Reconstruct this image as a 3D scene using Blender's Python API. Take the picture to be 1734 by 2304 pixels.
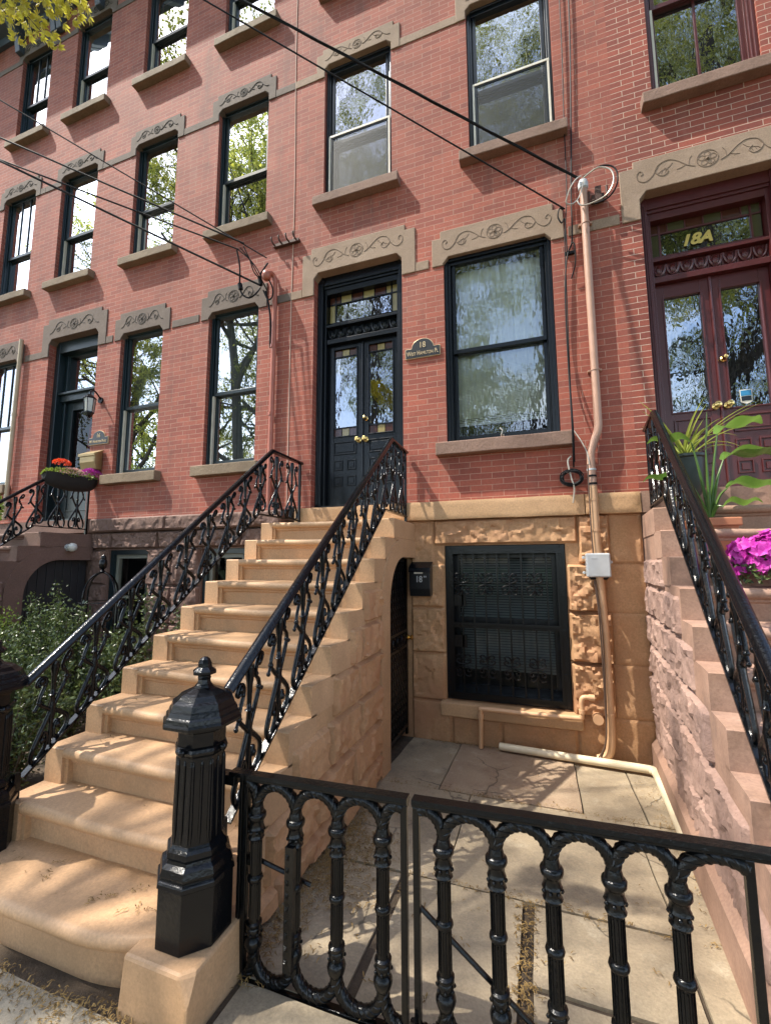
import bpy, bmesh, math, random
from mathutils import Vector, Matrix, noise
R_ = math.radians
for o in list(bpy.data.objects): bpy.data.objects.remove(o, do_unlink=True)
sc = bpy.context.scene
COL = sc.collection
# ------------------------------------------------------------------ camera
cd = bpy.data.cameras.new("camera"); cam = bpy.data.objects.new("camera", cd); COL.objects.link(cam)
cd.sensor_width = 36.0; cd.lens = 975.613 / 2304 * 36.0; cd.clip_start = 0.05; cd.clip_end = 2000
RC = ((0.9434279, -0.3289202, 0.0418954), (0.3315581, 0.9371831, -0.1084303), (-0.0035987, 0.1161869, 0.9932208))
m = Matrix.Identity(4)
for i in range(3):
    m[i][0] = RC[i][0]; m[i][1] = RC[i][2]; m[i][2] = -RC[i][1]
m[0][3], m[1][3], m[2][3] = 2.3593, -4.2200, 1.6516
cam.matrix_world = m
sc.camera = cam
# ------------------------------------------------------------------ sun, sky, exposure
LD = Vector((0.58, 0.25, -1.0)).normalized()          # direction sunlight travels
SD = -LD
elev = math.asin(SD.z); azim = math.atan2(SD.x, SD.y)
w = bpy.data.worlds.new("World"); sc.world = w; w.use_nodes = True
wn = w.node_tree.nodes; wl = w.node_tree.links
bg = wn["Background"]; sky = wn.new("ShaderNodeTexSky"); sky.sky_type = 'NISHITA'; sky.sun_disc = False
sky.sun_elevation = elev; sky.sun_rotation = azim; sky.dust_density = 1.6; sky.air_density = 1.0
tc = wn.new("ShaderNodeTexCoord"); mp = wn.new("ShaderNodeMapping"); mp.inputs['Scale'].default_value = (1.0, 1.0, 2.2)
cn = wn.new("ShaderNodeTexNoise"); cn.inputs['Scale'].default_value = 2.3; cn.inputs['Detail'].default_value = 7; cn.inputs['Roughness'].default_value = .6
cr = wn.new("ShaderNodeValToRGB"); cr.color_ramp.elements[0].position = .48; cr.color_ramp.elements[1].position = .68
mx = wn.new("ShaderNodeMixRGB"); mx.inputs['Color2'].default_value = (6.2, 6.8, 7.6, 1)
wl.new(tc.outputs['Generated'], mp.inputs['Vector']); wl.new(mp.outputs[0], cn.inputs['Vector']); wl.new(cn.outputs['Fac'], cr.inputs[0])
wl.new(cr.outputs[0], mx.inputs['Fac']); wl.new(sky.outputs[0], mx.inputs['Color1']); wl.new(mx.outputs[0], bg.inputs['Color'])
bg.inputs['Strength'].default_value = 0.15
sd = bpy.data.lights.new("sun", 'SUN'); sun = bpy.data.objects.new("sun", sd); COL.objects.link(sun)
sd.energy = 2.3; sd.angle = R_(0.53); sd.color = (1.0, 0.93, 0.82)
sun.rotation_euler = LD.to_track_quat('-Z', 'Y').to_euler(); sun.location = (-6, -3, 14)
sc.view_settings.view_transform = 'Standard'; sc.view_settings.look = 'None'
sc.view_settings.exposure = 1.88; sc.view_settings.gamma = 1; sc.view_settings.use_curve_mapping = False
sc.cycles.max_bounces = 8; sc.cycles.transparent_max_bounces = 16; sc.cycles.caustics_reflective = False; sc.cycles.caustics_refractive = False
rnd = random.Random(7)
# ------------------------------------------------------------------ mesh builder
BASE = {}
class MB:
    def __init__(s, T=None): s.v = []; s.f = []; s.T = T
    def add(s, vs, fs):
        n = len(s.v); s.v += [tuple(p) for p in vs]; s.f += [tuple(i + n for i in f) for f in fs]; return s
    def box(s, x0, x1, y0, y1, z0, z1):
        return s.add([(x0,y0,z0),(x1,y0,z0),(x1,y1,z0),(x0,y1,z0),(x0,y0,z1),(x1,y0,z1),(x1,y1,z1),(x0,y1,z1)],
                     [(0,3,2,1),(4,5,6,7),(0,1,5,4),(1,2,6,5),(2,3,7,6),(3,0,4,7)])
    def prism(s, poly, axis, a0, a1):
        n = len(poly)
        def P(p, a): return (p[0], a, p[1]) if axis == 'y' else ((a, p[0], p[1]) if axis == 'x' else (p[0], p[1], a))
        vs = [P(p, a0) for p in poly] + [P(p, a1) for p in poly]
        return s.add(vs, [tuple(range(n))[::-1], tuple(range(n, 2*n))] + [(i, (i+1) % n, n+(i+1) % n, n+i) for i in range(n)])
    def ring(s, x0, x1, z0, z1, w, y0, y1, wt=None, wb=None):
        wt = w if wt is None else wt; wb = w if wb is None else wb
        s.box(x0, x0+w, y0, y1, z0, z1); s.box(x1-w, x1, y0, y1, z0, z1)
        s.box(x0+w, x1-w, y0+.0007, y1-.0007, z1-wt, z1); s.box(x0+w, x1-w, y0+.0007, y1-.0007, z0, z0+wb); return s
    def tube(s, pts, r, n=8, caps=True, flat=1.0):
        pts = [Vector(p) for p in pts]; k = len(pts)
        if not hasattr(r, '__len__'): r = [r]*k
        t0 = (pts[1]-pts[0]).normalized()
        up = Vector((0,0,1)) if abs(t0.z) < .9 else Vector((1,0,0))
        a = t0.cross(up).normalized(); rings = []; vs = []
        for i in range(k):
            t = (pts[min(i+1,k-1)]-pts[max(i-1,0)])
            if t.length < 1e-9: t = t0.copy()
            t.normalize(); a = (a - t*a.dot(t))
            if a.length < 1e-6: a = t.orthogonal()
            a.normalize(); b = t.cross(a)
            for j in range(n):
                q = 2*math.pi*j/n; vs.append(pts[i] + a*math.cos(q)*r[i] + b*math.sin(q)*r[i]*flat)
        fs = [(i*n+j, i*n+(j+1) % n, (i+1)*n+(j+1) % n, (i+1)*n+j) for i in range(k-1) for j in range(n)]
        if caps: fs += [tuple(range(n))[::-1], tuple(range((k-1)*n, k*n))]
        return s.add(vs, fs)
    def lathe(s, prof, c, n=16, rot=0.0, sx=1, sy=1):
        vs = []; k = len(prof)
        for r, z in prof:
            for j in range(n):
                q = rot + 2*math.pi*j/n; vs.append((c[0]+r*sx*math.cos(q), c[1]+r*sy*math.sin(q), c[2]+z))
        fs = [(i*n+j, i*n+(j+1) % n, (i+1)*n+(j+1) % n, (i+1)*n+j) for i in range(k-1) for j in range(n)]
        fs += [tuple(range(n))[::-1], tuple(range((k-1)*n, k*n))]
        return s.add(vs, fs)
    def ball(s, c, r, n=8, m=5):
        return s.lathe([(max(r*math.sin(math.pi*i/m), 1e-4), -r*math.cos(math.pi*i/m)) for i in range(m+1)], c, n)
    def sweep(s, pts, prof, side):
        side = Vector(side); pts = [Vector(p) for p in pts]; k = len(pts); n = len(prof); vs = []
        for i in range(k):
            d0 = (pts[i]-pts[i-1]).normalized() if i > 0 else None
            d1 = (pts[i+1]-pts[i]).normalized() if i < k-1 else None
            t = ((d0 or d1) + (d1 or d0)).normalized()
            up = side.cross(t).normalized(); c = (d0 or d1).dot(t); sc_ = 1/max(c, .5)
            for u, v in prof: vs.append(pts[i] + side*u + up*v*sc_)
        fs = [(i*n+j, i*n+(j+1) % n, (i+1)*n+(j+1) % n, (i+1)*n+j) for i in range(k-1) for j in range(n)]
        return s.add(vs, fs + [tuple(range(n))[::-1], tuple(range((k-1)*n, k*n))])
    def build(s, name, mat, parent=None, smooth=False, bevel=0, angle=40):
        me = bpy.data.meshes.new(name); b = Vector(BASE.get(parent.name, (0,0,0))) if parent else Vector((0,0,0))
        T = s.T or (lambda p: p)
        me.from_pydata([tuple(Vector(T(p))-b) for p in s.v], [], s.f); me.materials.append(mat)
        bm = bmesh.new(); bm.from_mesh(me); bmesh.ops.recalc_face_normals(bm, faces=bm.faces); bm.to_mesh(me); bm.free()
        if smooth:
            me.polygons.foreach_set('use_smooth', [True]*len(me.polygons))
            try: me.set_sharp_from_angle(angle=R_(angle))
            except Exception: pass
        o = bpy.data.objects.new(name, me); COL.objects.link(o)
        if parent: o.parent = parent; BASE[o.name] = BASE.get(parent.name, (0,0,0))
        if bevel:
            bv = o.modifiers.new("bevel", 'BEVEL'); bv.width = bevel; bv.segments = 2; bv.limit_method = 'ANGLE'; bv.angle_limit = R_(50)
        return o
def tag(o, label, cat, group=None):
    o['label'] = label; o['category'] = cat
    if group: o['group'] = group
    return o
def empty(name, loc, label, cat, group=None):
    o = bpy.data.objects.new(name, None); COL.objects.link(o); o.location = loc; o.empty_display_size = .1
    BASE[o.name] = tuple(loc); return tag(o, label, cat, group)
def struct(o, k='structure'): o['kind'] = k; return o
# ------------------------------------------------------------------ materials
def S2L(r, g, b): return tuple(((c/255)/12.92 if c <= 10 else ((c/255+.055)/1.055)**2.4) for c in (r, g, b)) + (1,)
def newmat(name):
    M = bpy.data.materials.new(name); M.use_nodes = True; nt = M.node_tree
    return M, nt.nodes, nt.links, nt.nodes["Principled BSDF"]
def pos(nn, ll, scale=None):
    g = nn.new("ShaderNodeNewGeometry"); out = g.outputs['Position']
    if scale:
        mp = nn.new("ShaderNodeMapping"); mp.inputs['Scale'].default_value = scale; ll.new(out, mp.inputs[0]); out = mp.outputs[0]
    return out
def noise_node(nn, ll, vec, scale, detail=4, rough=.55):
    t = nn.new("ShaderNodeTexNoise"); t.inputs['Scale'].default_value = scale; t.inputs['Detail'].default_value = detail; t.inputs['Roughness'].default_value = rough
    ll.new(vec, t.inputs['Vector']); return t.outputs['Fac']
def ramp(nn, ll, fac, stops):
    r = nn.new("ShaderNodeValToRGB"); e = r.color_ramp.elements
    while len(e) < len(stops): e.new(.5)
    for i, (p, c) in enumerate(stops): e[i].position = p; e[i].color = c if len(c) == 4 else tuple(c)+(1,)
    ll.new(fac, r.inputs[0]); return r.outputs[0]
def mixc(nn, ll, fac, a, b, mode='MIX'):
    x = nn.new("ShaderNodeMixRGB"); x.blend_type = mode
    for inp, v in (('Fac', fac), ('Color1', a), ('Color2', b)):
        if hasattr(v, 'is_linked') or isinstance(v, bpy.types.NodeSocket): ll.new(v, x.inputs[inp])
        else: x.inputs[inp].default_value = v
    return x.outputs[0]
def bump(nn, ll, h, strength, dist, bs, normal=None):
    b = nn.new("ShaderNodeBump"); b.inputs['Strength'].default_value = strength; b.inputs['Distance'].default_value = dist
    ll.new(h, b.inputs['Height'])
    if normal is not None: ll.new(normal, b.inputs['Normal'])
    if bs is not None: ll.new(b.outputs[0], bs.inputs['Normal'])
    return b.outputs[0]
def stone(name, c1, c2, scale=3.0, bs=.4, rough=.85, fine=60, dark=None, bd=.004):
    M, nn, ll, b = newmat(name); p = pos(nn, ll)
    f = noise_node(nn, ll, p, scale, 5, .6); col = ramp(nn, ll, f, [(.3, c1), (.7, c2)])
    f2 = noise_node(nn, ll, p, fine, 4, .7); col = mixc(nn, ll, .42, col, ramp(nn, ll, f2, [(.3, (.45,.45,.45,1)), (.7, (1.3,1.3,1.3,1))]), 'MULTIPLY')
    f6_ = noise_node(nn, ll, p, .8, 9, .74); col = mixc(nn, ll, ramp(nn, ll, f6_, [(.47, (0,0,0,1)), (.68, (.68,.68,.68,1))]), col, tuple(x*.64 for x in c1[:3])+(1,))
    f7_ = noise_node(nn, ll, p, 26, 6, .75); col = mixc(nn, ll, ramp(nn, ll, f7_, [(.63, (0,0,0,1)), (.70, (.45,.45,.45,1))]), col, tuple(x*.45 for x in c1[:3])+(1,))
    if dark:
        f3 = noise_node(nn, ll, p, 1.3, 6, .65); col = mixc(nn, ll, ramp(nn, ll, f3, [(.5, (0,0,0,1)), (.66, (1,1,1,1))]), col, dark)
    ll.new(col, b.inputs['Base Color']); b.inputs['Roughness'].default_value = rough
    f4 = noise_node(nn, ll, p, scale*6, 8, .7)
    bump(nn, ll, f4, bs, bd*3, b); return M
def paving(name, c1, c2, st, seed):
    M, nn, ll, b = newmat(name); p = pos(nn, ll); mp = nn.new("ShaderNodeMapping"); mp.inputs['Location'].default_value = (seed, seed*.7, 0); ll.new(p, mp.inputs[0]); p = mp.outputs[0]
    col = ramp(nn, ll, noise_node(nn, ll, p, 1.4, 8, .68), [(.34, c1), (.66, c2)])
    col = mixc(nn, ll, ramp(nn, ll, noise_node(nn, ll, p, 2.3, 9, .72), [(.50, (0,0,0,1)), (.66, (.8,.8,.8,1))]), col, st)
    col = mixc(nn, ll, ramp(nn, ll, noise_node(nn, ll, p, 5.5, 8, .7), [(.56, (0,0,0,1)), (.70, (.5,.5,.5,1))]), col, (.54,.47,.35,1))
    col = mixc(nn, ll, .45, col, ramp(nn, ll, noise_node(nn, ll, p, 90, 5, .75), [(.3, (.4,.4,.4,1)), (.7, (1.3,1.3,1.3,1))]), 'MULTIPLY')
    wn_ = nn.new("ShaderNodeTexNoise"); wn_.inputs['Scale'].default_value = 6; wn_.inputs['Detail'].default_value = 6; ll.new(p, wn_.inputs['Vector'])
    wp = mixc(nn, ll, .13, p, wn_.outputs['Color'])
    vo = nn.new("ShaderNodeTexVoronoi"); vo.feature = 'DISTANCE_TO_EDGE'; vo.inputs['Scale'].default_value = 1.05; ll.new(wp, vo.inputs['Vector'])
    crk = ramp(nn, ll, vo.outputs['Distance'], [(.0, (1,1,1,1)), (.007, (0,0,0,1))])
    gate_ = ramp(nn, ll, noise_node(nn, ll, p, 1.7, 2, .5), [(.50, (0,0,0,1)), (.56, (.85,.85,.85,1))]); cf = mixc(nn, ll, 1.0, crk, gate_, 'MULTIPLY')
    col = mixc(nn, ll, cf, col, (.05,.04,.028,1)); ll.new(col, b.inputs['Base Color']); b.inputs['Roughness'].default_value = .82
    n1 = bump(nn, ll, noise_node(nn, ll, p, 12, 9, .72), .5, .012, None); bump(nn, ll, noise_node(nn, ll, p, 110, 4, .7), .25, .003, b, n1); return M
def plain(name, c, rough=.5, metal=0, bscale=None, bstr=.2, spec=None, bd=.002):
    M, nn, ll, b = newmat(name); p = pos(nn, ll)
    f = noise_node(nn, ll, p, 9, 5, .6)
    ll.new(mixc(nn, ll, f, tuple(x*.75 for x in c[:3])+(1,), tuple(min(1, x*1.2) for x in c[:3])+(1,)), b.inputs['Base Color'])
    b.inputs['Roughness'].default_value = rough; b.inputs['Metallic'].default_value = metal
    if spec is not None: b.inputs['Specular IOR Level'].default_value = spec
    if bscale: bump(nn, ll, noise_node(nn, ll, p, bscale, 4, .6), bstr, bd, b)
    return M
def brick_mat(name, b1, b2, mortar, seed=0.0):
    M, nn, ll, b = newmat(name); g = nn.new("ShaderNodeNewGeometry")
    sx = nn.new("ShaderNodeSeparateXYZ"); ll.new(g.outputs['Position'], sx.inputs[0])
    ad = nn.new("ShaderNodeMath"); ll.new(sx.outputs['X'], ad.inputs[0]); ll.new(sx.outputs['Y'], ad.inputs[1])
    wob = noise_node(nn, ll, g.outputs['Position'], 3.5, 2, .5)
    wm = nn.new("ShaderNodeMath"); wm.operation = 'MULTIPLY_ADD'; wm.inputs[1].default_value = .012; ll.new(wob, wm.inputs[0]); ll.new(sx.outputs['Z'], wm.inputs[2])
    ad2 = nn.new("ShaderNodeMath"); ad2.inputs[1].default_value = 20.03 + seed; ll.new(ad.outputs[0], ad2.inputs[0])
    cb = nn.new("ShaderNodeCombineXYZ"); ll.new(ad2.outputs[0], cb.inputs['X']); ll.new(wm.outputs[0], cb.inputs['Y'])
    bt = nn.new("ShaderNodeTexBrick"); bt.offset = .5; bt.inputs['Scale'].default_value = 1
    bt.inputs['Brick Width'].default_value = .2085; bt.inputs['Row Height'].default_value = .0586; bt.inputs['Mortar Size'].default_value = .0034
    bt.inputs['Mortar Smooth'].default_value = .25; bt.inputs['Bias'].default_value = 0
    bt.inputs['Color1'].default_value = b1; bt.inputs['Color2'].default_value = b2; bt.inputs['Mortar'].default_value = mortar
    ll.new(cb.outputs[0], bt.inputs['Vector']); col = bt.outputs['Color']; p = g.outputs['Position']
    f = noise_node(nn, ll, p, 1.1, 6, .65); col = mixc(nn, ll, .55, col, ramp(nn, ll, f, [(.32, (.62,.60,.60,1)), (.68, (1.2,1.12,1.1,1))]), 'MULTIPLY')
    f2 = noise_node(nn, ll, p, 45, 5, .7); col = mixc(nn, ll, .5, col, ramp(nn, ll, f2, [(.3, (.6,.6,.6,1)), (.7, (1.2,1.2,1.2,1))]), 'MULTIPLY')
    mps = nn.new('ShaderNodeMapping'); mps.inputs['Scale'].default_value = (1, 1, .28); ll.new(p, mps.inputs[0])
    f3 = noise_node(nn, ll, mps.outputs[0], 2.2, 8, .72); col = mixc(nn, ll, ramp(nn, ll, f3, [(.54, (0,0,0,1)), (.74, (.34,.34,.34,1))]), col, (.36,.22,.17,1))
    mpd = nn.new('ShaderNodeMapping'); mpd.inputs['Scale'].default_value = (1.6, 1.6, .35); mpd.inputs['Location'].default_value = (3.3+seed*9, 1, 4); ll.new(p, mpd.inputs[0])
    f8 = noise_node(nn, ll, mpd.outputs[0], 1.5, 8, .74); col = mixc(nn, ll, ramp(nn, ll, f8, [(.52, (0,0,0,1)), (.68, (.55,.55,.55,1))]), col, (.13,.062,.05,1))
    f5 = noise_node(nn, ll, p, .9, 7, .7); col = mixc(nn, ll, ramp(nn, ll, f5, [(.6, (0,0,0,1)), (.75, (.5,.5,.5,1))]), col, (.12,.055,.045,1))
    ll.new(col, b.inputs['Base Color']); b.inputs['Roughness'].default_value = .82
    inv = nn.new("ShaderNodeMath"); inv.operation = 'SUBTRACT'; inv.inputs[0].default_value = 1; ll.new(bt.outputs['Fac'], inv.inputs[1])
    n1 = bump(nn, ll, inv.outputs[0], .3, .0016, None); bump(nn, ll, f2, .2, .003, b, n1)
    return M
def glass_mat(name, refl=.3, wavy=0.0, tint=(.8,.85,.85,1), ior=1.6):
    M, nn, ll, b = newmat(name); nn.remove(b); out = nn["Material Output"]
    gl = nn.new("ShaderNodeBsdfGlossy"); gl.inputs['Roughness'].default_value = .008; gl.inputs['Color'].default_value = (.96,.98,1,1)
    tr = nn.new("ShaderNodeBsdfTransparent"); tr.inputs['Color'].default_value = tint
    lw = nn.new("ShaderNodeFresnel"); lw.inputs['IOR'].default_value = ior
    ma = nn.new("ShaderNodeMath"); ma.operation = 'ADD'; ma.use_clamp = True; ma.inputs[1].default_value = refl; ll.new(lw.outputs[0], ma.inputs[0])
    ms = nn.new("ShaderNodeMixShader"); ll.new(ma.outputs[0], ms.inputs[0]); ll.new(tr.outputs[0], ms.inputs[1]); ll.new(gl.outputs[0], ms.inputs[2])
    if wavy:
        p = pos(nn, ll, (1, 1, .55)); n = bump(nn, ll, noise_node(nn, ll, p, 13, 2, .5), wavy, .006, None); ll.new(n, gl.inputs['Normal'])
    ll.new(ms.outputs[0], out.inputs['Surface']); return M
def leaf_mat(name, c1, c2, trans=.35, rough=.5):
    M, nn, ll, b = newmat(name); out = nn["Material Output"]
    oi = nn.new("ShaderNodeNewGeometry"); col = ramp(nn, ll, oi.outputs['Random Per Island'], [(.0, c1), (1, c2)])
    ll.new(col, b.inputs['Base Color']); b.inputs['Roughness'].default_value = rough
    tl = nn.new("ShaderNodeBsdfTranslucent"); ll.new(col, tl.inputs['Color'])
    ms = nn.new("ShaderNodeMixShader"); ms.inputs[0].default_value = trans; ll.new(b.outputs[0], ms.inputs[1]); ll.new(tl.outputs[0], ms.inputs[2]); ll.new(ms.outputs[0], out.inputs['Surface']); return M

BR = brick_mat("red_brick", (.385,.104,.064,1), (.27,.070,.047,1), (.42,.24,.175,1))
BR16 = brick_mat("red_brick_next_door", (.385,.110,.070,1), (.28,.076,.053,1), (.41,.245,.185,1), .07)
BR18A = brick_mat("red_brick_corner", (.335,.082,.050,1), (.225,.054,.036,1), (.55,.40,.31,1), .13)
TAN = stone("tan_painted_stone", (.47,.28,.14,1), (.56,.345,.185,1), 2.0, .35, .7, 70, bd=.003)
TAN_STEP = stone("tan_painted_steps", (.45,.27,.14,1), (.545,.335,.185,1), 2.4, .22, .62, 90, bd=.002)
TAN_WALL = stone("tan_painted_rustic", (.44,.24,.115,1), (.55,.32,.165,1), 2.2, .5, .75, 60, (.40,.20,.10,1), .004)
BROWN = stone("brownstone", (.15,.085,.065,1), (.24,.15,.12,1), 3.0, .6, .85, 50, None, .006)
BROWN_S = stone("smooth_brownstone", (.14,.08,.06,1), (.19,.11,.085,1), 2.0, .25, .8, 70)
PINK = stone("pink_sandstone", (.29,.18,.14,1), (.40,.265,.215,1), 3.0, .7, .85, 40, (.20,.13,.11,1), .006)
PINK_S = stone("smooth_pink_sandstone", (.31,.18,.125,1), (.40,.25,.18,1), 2.5, .3, .8, 70, (.16,.10,.075,1))
LINT = stone("lintel_stone", (.285,.195,.132,1), (.35,.25,.178,1), 2.5, .3, .85, 80)
LINT16 = stone("grey_lintel_stone", (.135,.10,.080,1), (.18,.135,.108,1), 2.5, .3, .85, 80)
CARVE = stone("carved_lintel_lines", (.175,.12,.083,1), (.215,.152,.107,1), 3, .2)  # shade and dirt of incised lines put into a darker lintel stone
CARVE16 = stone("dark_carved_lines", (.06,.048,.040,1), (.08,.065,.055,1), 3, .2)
SILL = stone("sill_brownstone", (.21,.125,.09,1), (.28,.175,.13,1), 4, .5, .85, 60)
SILL16 = stone("mossy_sill_stone", (.20,.14,.09,1), (.27,.20,.13,1), 4, .5, .85, 60)
IRON = plain("glossy_black_iron", (.0035,.004,.005,1), .17, 0, 55, .5, .28, .004)
IRON_G = plain("black_cast_iron_gate", (.0035,.004,.0045,1), .18, 0, 70, .5, .28, .004)
BLACK = plain("black_gloss_paint", (.004,.0055,.008,1), .26, 0, 40, .15, .3)
NAVY = plain("blue_black_paint", (.006,.010,.016,1), .3, 0, 40, .15)
TEAL = plain("dark_teal_paint", (.008,.019,.024,1), .32, 0, 40, .15)
MAROON = plain("maroon_paint", (.075,.013,.013,1), .33, 0, 40, .2)
CREAM = plain("cream_vinyl", (.62,.57,.46,1), .5); GREYSASH = plain("grey_sash_paint", (.20,.20,.165,1), .6)  # basement sashes: greyer and darker than the cream vinyl
WHITE = plain("white_frame_paint", (.72,.68,.58,1), .45)
GL = glass_mat("window_glass", .34, .0); GLW = glass_mat("old_wavy_glass", .26, .25, (.95,.97,.95,1)); GLC = glass_mat("curtained_glass", .10, .3, (.95,.97,.95,1)); GLD = glass_mat("door_glass", .24, .25)
GLB = glass_mat("basement_glass", .0, .0, ior=1.3)
SCREEN = bpy.data.materials.new("insect_screen"); SCREEN.use_nodes = True
_n = SCREEN.node_tree.nodes; _l = SCREEN.node_tree.links; _m = _n.new("ShaderNodeMixShader"); _t = _n.new("ShaderNodeBsdfTransparent"); _m.inputs[0].default_value = .5
_n["Principled BSDF"].inputs["Base Color"].default_value = (.05,.055,.055,1); _l.new(_t.outputs[0], _m.inputs[1]); _l.new(_n["Principled BSDF"].outputs[0], _m.inputs[2]); _l.new(_m.outputs[0], _n["Material Output"].inputs["Surface"])
DARK = plain("room_shade", (.016,.018,.018,1), .9)  # near-black colour carries the shade of the unlit rooms
CURT = plain("pale_curtain", (.84,.86,.70,1), .9); CURT2 = plain("sheer_curtain", (.26,.29,.26,1), .9); BLIND = plain("white_blind", (.62,.64,.62,1), .8)
AMBER = plain("amber_stained_glass", (.34,.27,.11,1), .12); BROWNG = plain("brown_stained_glass", (.07,.025,.015,1), .12)
OLIVEG = plain("dull_olive_glass", (.06,.055,.025,1), .1)
BRASS = plain("brass", (.75,.52,.2,1), .22, 1); GOLD = plain("gold_leaf", (.75,.55,.16,1), .3, .7); BRONZE = plain("bronze_plaque", (.010,.011,.013,1), .4); GILT = plain("plaque_lettering", (.62,.47,.28,1), .4, .4)
OLDBRASS = plain("weathered_brass", (.30,.22,.11,1), .4, .8)
REDPIPE = plain("red_painted_pipe", (.38,.12,.075,1), .35); TANPIPE = plain("tan_painted_pipe", (.60,.36,.20,1), .45); PINKPIPE = plain("salmon_painted_pipe", (.43,.25,.175,1), .45); BEIGEPIPE = plain("beige_pipe", (.45,.36,.24,1), .5)
PVC = plain("cream_pvc", (.70,.60,.42,1), .4); GREY = plain("grey_plastic", (.50,.52,.53,1), .45); RUBBER = plain("black_cable", (.005,.005,.006,1), .65, spec=.25); BARE = plain("bare_wire", (.55,.50,.42,1), .4, .5); RUST = plain("rusty_iron", (.07,.03,.02,1), .7)
CORN = plain("slate_blue_paint", (.055,.075,.10,1), .5)
TERRA = plain("terracotta", (.40,.155,.075,1), .75, 0, 60, .2); URN = plain("dark_green_plastic", (.014,.024,.022,1), .45)
SOIL = stone("soil", (.05,.036,.024,1), (.12,.085,.055,1), 9, .8, .95, 120); BARK = stone("bark", (.05,.04,.03,1), (.11,.09,.07,1), 6, .8, .9, 60)
FLAG = paving("flagstone", (.305,.24,.16,1), (.42,.34,.23,1), (.20,.165,.12,1), 0)
FLAG2 = paving("sidewalk_slate", (.28,.235,.17,1), (.40,.335,.235,1), (.20,.165,.12,1), 5)
RUSTY = paving("rust_stained_flagstone", (.31,.215,.145,1), (.40,.305,.205,1), (.25,.165,.11,1), 9)
ASPH = stone("asphalt", (.04,.04,.04,1), (.06,.06,.06,1), 4, .5, .9, 80); LAWN = stone("lawn", (.05,.09,.02,1), (.09,.14,.035,1), 3, .8, .95, 50)
L_TREE = leaf_mat("spring_leaves", (.20,.24,.04,1), (.46,.46,.10,1), .6); L_NEAR = leaf_mat("yellow_green_leaves", (.50,.47,.05,1), (.70,.64,.09,1), .62)
L_SHRUB = leaf_mat("dark_shrub_leaves", (.018,.034,.010,1), (.12,.16,.05,1), .2, .3); L_LIGHT = leaf_mat("lime_shrub_leaves", (.14,.21,.03,1), (.28,.36,.06,1), .35)
L_CANNA = leaf_mat("broad_green_leaves", (.055,.13,.02,1), (.15,.26,.045,1), .4, .35); L_STRAP = leaf_mat("strap_leaves", (.22,.30,.05,1), (.42,.46,.10,1), .4, .4)
P_MAG = leaf_mat("magenta_petals", (.46,.022,.34,1), (.68,.075,.52,1), .35); P_RED = leaf_mat("orange_red_petals", (.72,.05,.02,1), (.85,.14,.03,1), .3); P_PINK = leaf_mat("pale_pink_petals", (.55,.33,.30,1), (.72,.48,.42,1), .3); P_PUR = leaf_mat("purple_petals", (.36,.02,.28,1), (.55,.06,.42,1), .3)
LITTER = leaf_mat("dry_catkins", (.12,.07,.022,1), (.34,.22,.075,1), .1, .9)
RED_CURT = plain("red_coat_fabric", (.22,.02,.035,1), .9)

# ------------------------------------------------------------------ ground
def gz(y): return .165 if y < -3.0 else max(0.0, -.055*y)
gm = MB(); ys = [400, .3, 0, -1.5, -3.0, -6.6]
prof = [(500,-.02),(0.3,-.016),(0,-.014),(-3.0,.151),(-6.3,.151),(-6.3,-.06),(-13.5,-.06),(-13.5,.08),(-500,.08)]
for (ya, za), (yb, zb) in zip(prof[:-1], prof[1:]):
    gm.add([(-500,ya,za),(500,ya,za),(500,yb,zb),(-500,yb,zb)], [(0,1,2,3)])
struct(gm.build("ground", SOIL))
rd = MB().add([(-300,-6.5,-.056),(300,-6.5,-.056),(300,-13.4,-.056),(-300,-13.4,-.056)], [(0,1,2,3)]); struct(rd.build("road", ASPH))
lw = MB().add([(-300,-15.5,.085),(300,-15.5,.085),(300,-120,.085),(-300,-120,.085)], [(0,1,2,3)]); struct(lw.build("lawn", LAWN))
kb = MB().box(-300,300,-6.45,-6.3,-.05,.168); kb.box(-300,300,-13.5,-13.36,-.05,.15); struct(kb.build("kerb", FLAG2, None, False, .01))
def slab(mb, x0, x1, y0, y1, dz=0, g=.0035, th=.06, rough=.006):
    # a flagstone with slightly wavering edges and chipped corners, following the slope
    g = g + rnd.random()*.003; pts = []
    def edge(a, b):
        n = 9
        for i in range(n):
            t = i/n; px = a[0]+(b[0]-a[0])*t; py = a[1]+(b[1]-a[1])*t
            q = noise.noise(Vector((px*5, py*5, 3.1)))*rough
            pts.append((px+q, py+noise.noise(Vector((px*5, py*5, 8.7)))*rough))
    c = [(x0+g,y0+g),(x1-g,y0+g),(x1-g,y1-g),(x0+g,y1-g)]
    for i in range(4): edge(c[i], c[(i+1) % 4])
    n = len(pts); zo = dz + rnd.uniform(-.004,.004)
    vs = [(px,py,gz(py)+zo) for px,py in pts]+[(px,py,gz(py)-th) for px,py in pts]
    mb.add(vs, [tuple(range(n))]+[(i,(i+1) % n,n+(i+1) % n,n+i) for i in range(n)])
yd = MB()
slab(yd, 1.16, 1.62, -1.0, -.02); slab(yd, 2.56, 2.93, -1.0, -.02); slab(yd, 2.93, 3.25, -1.0, -.02)
slab(yd, 1.05, 1.85, -1.95, -1.0); slab(yd, 1.85, 2.84, -1.95, -1.0); slab(yd, 2.84, 3.25, -1.66, -1.0); slab(yd, 2.84, 3.2, -2.6, -1.66)
slab(yd, 1.10, 1.66, -2.72, -1.95, 0, .012); slab(yd, 1.68, 2.235, -2.72, -1.95, 0, .010); slab(yd, 2.262, 2.84, -2.40, -1.95, 0, .01); slab(yd, 2.262, 2.84, -2.98, -2.40, 0, .01); slab(yd, 2.84, 3.3, -2.98, -2.6)
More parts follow.
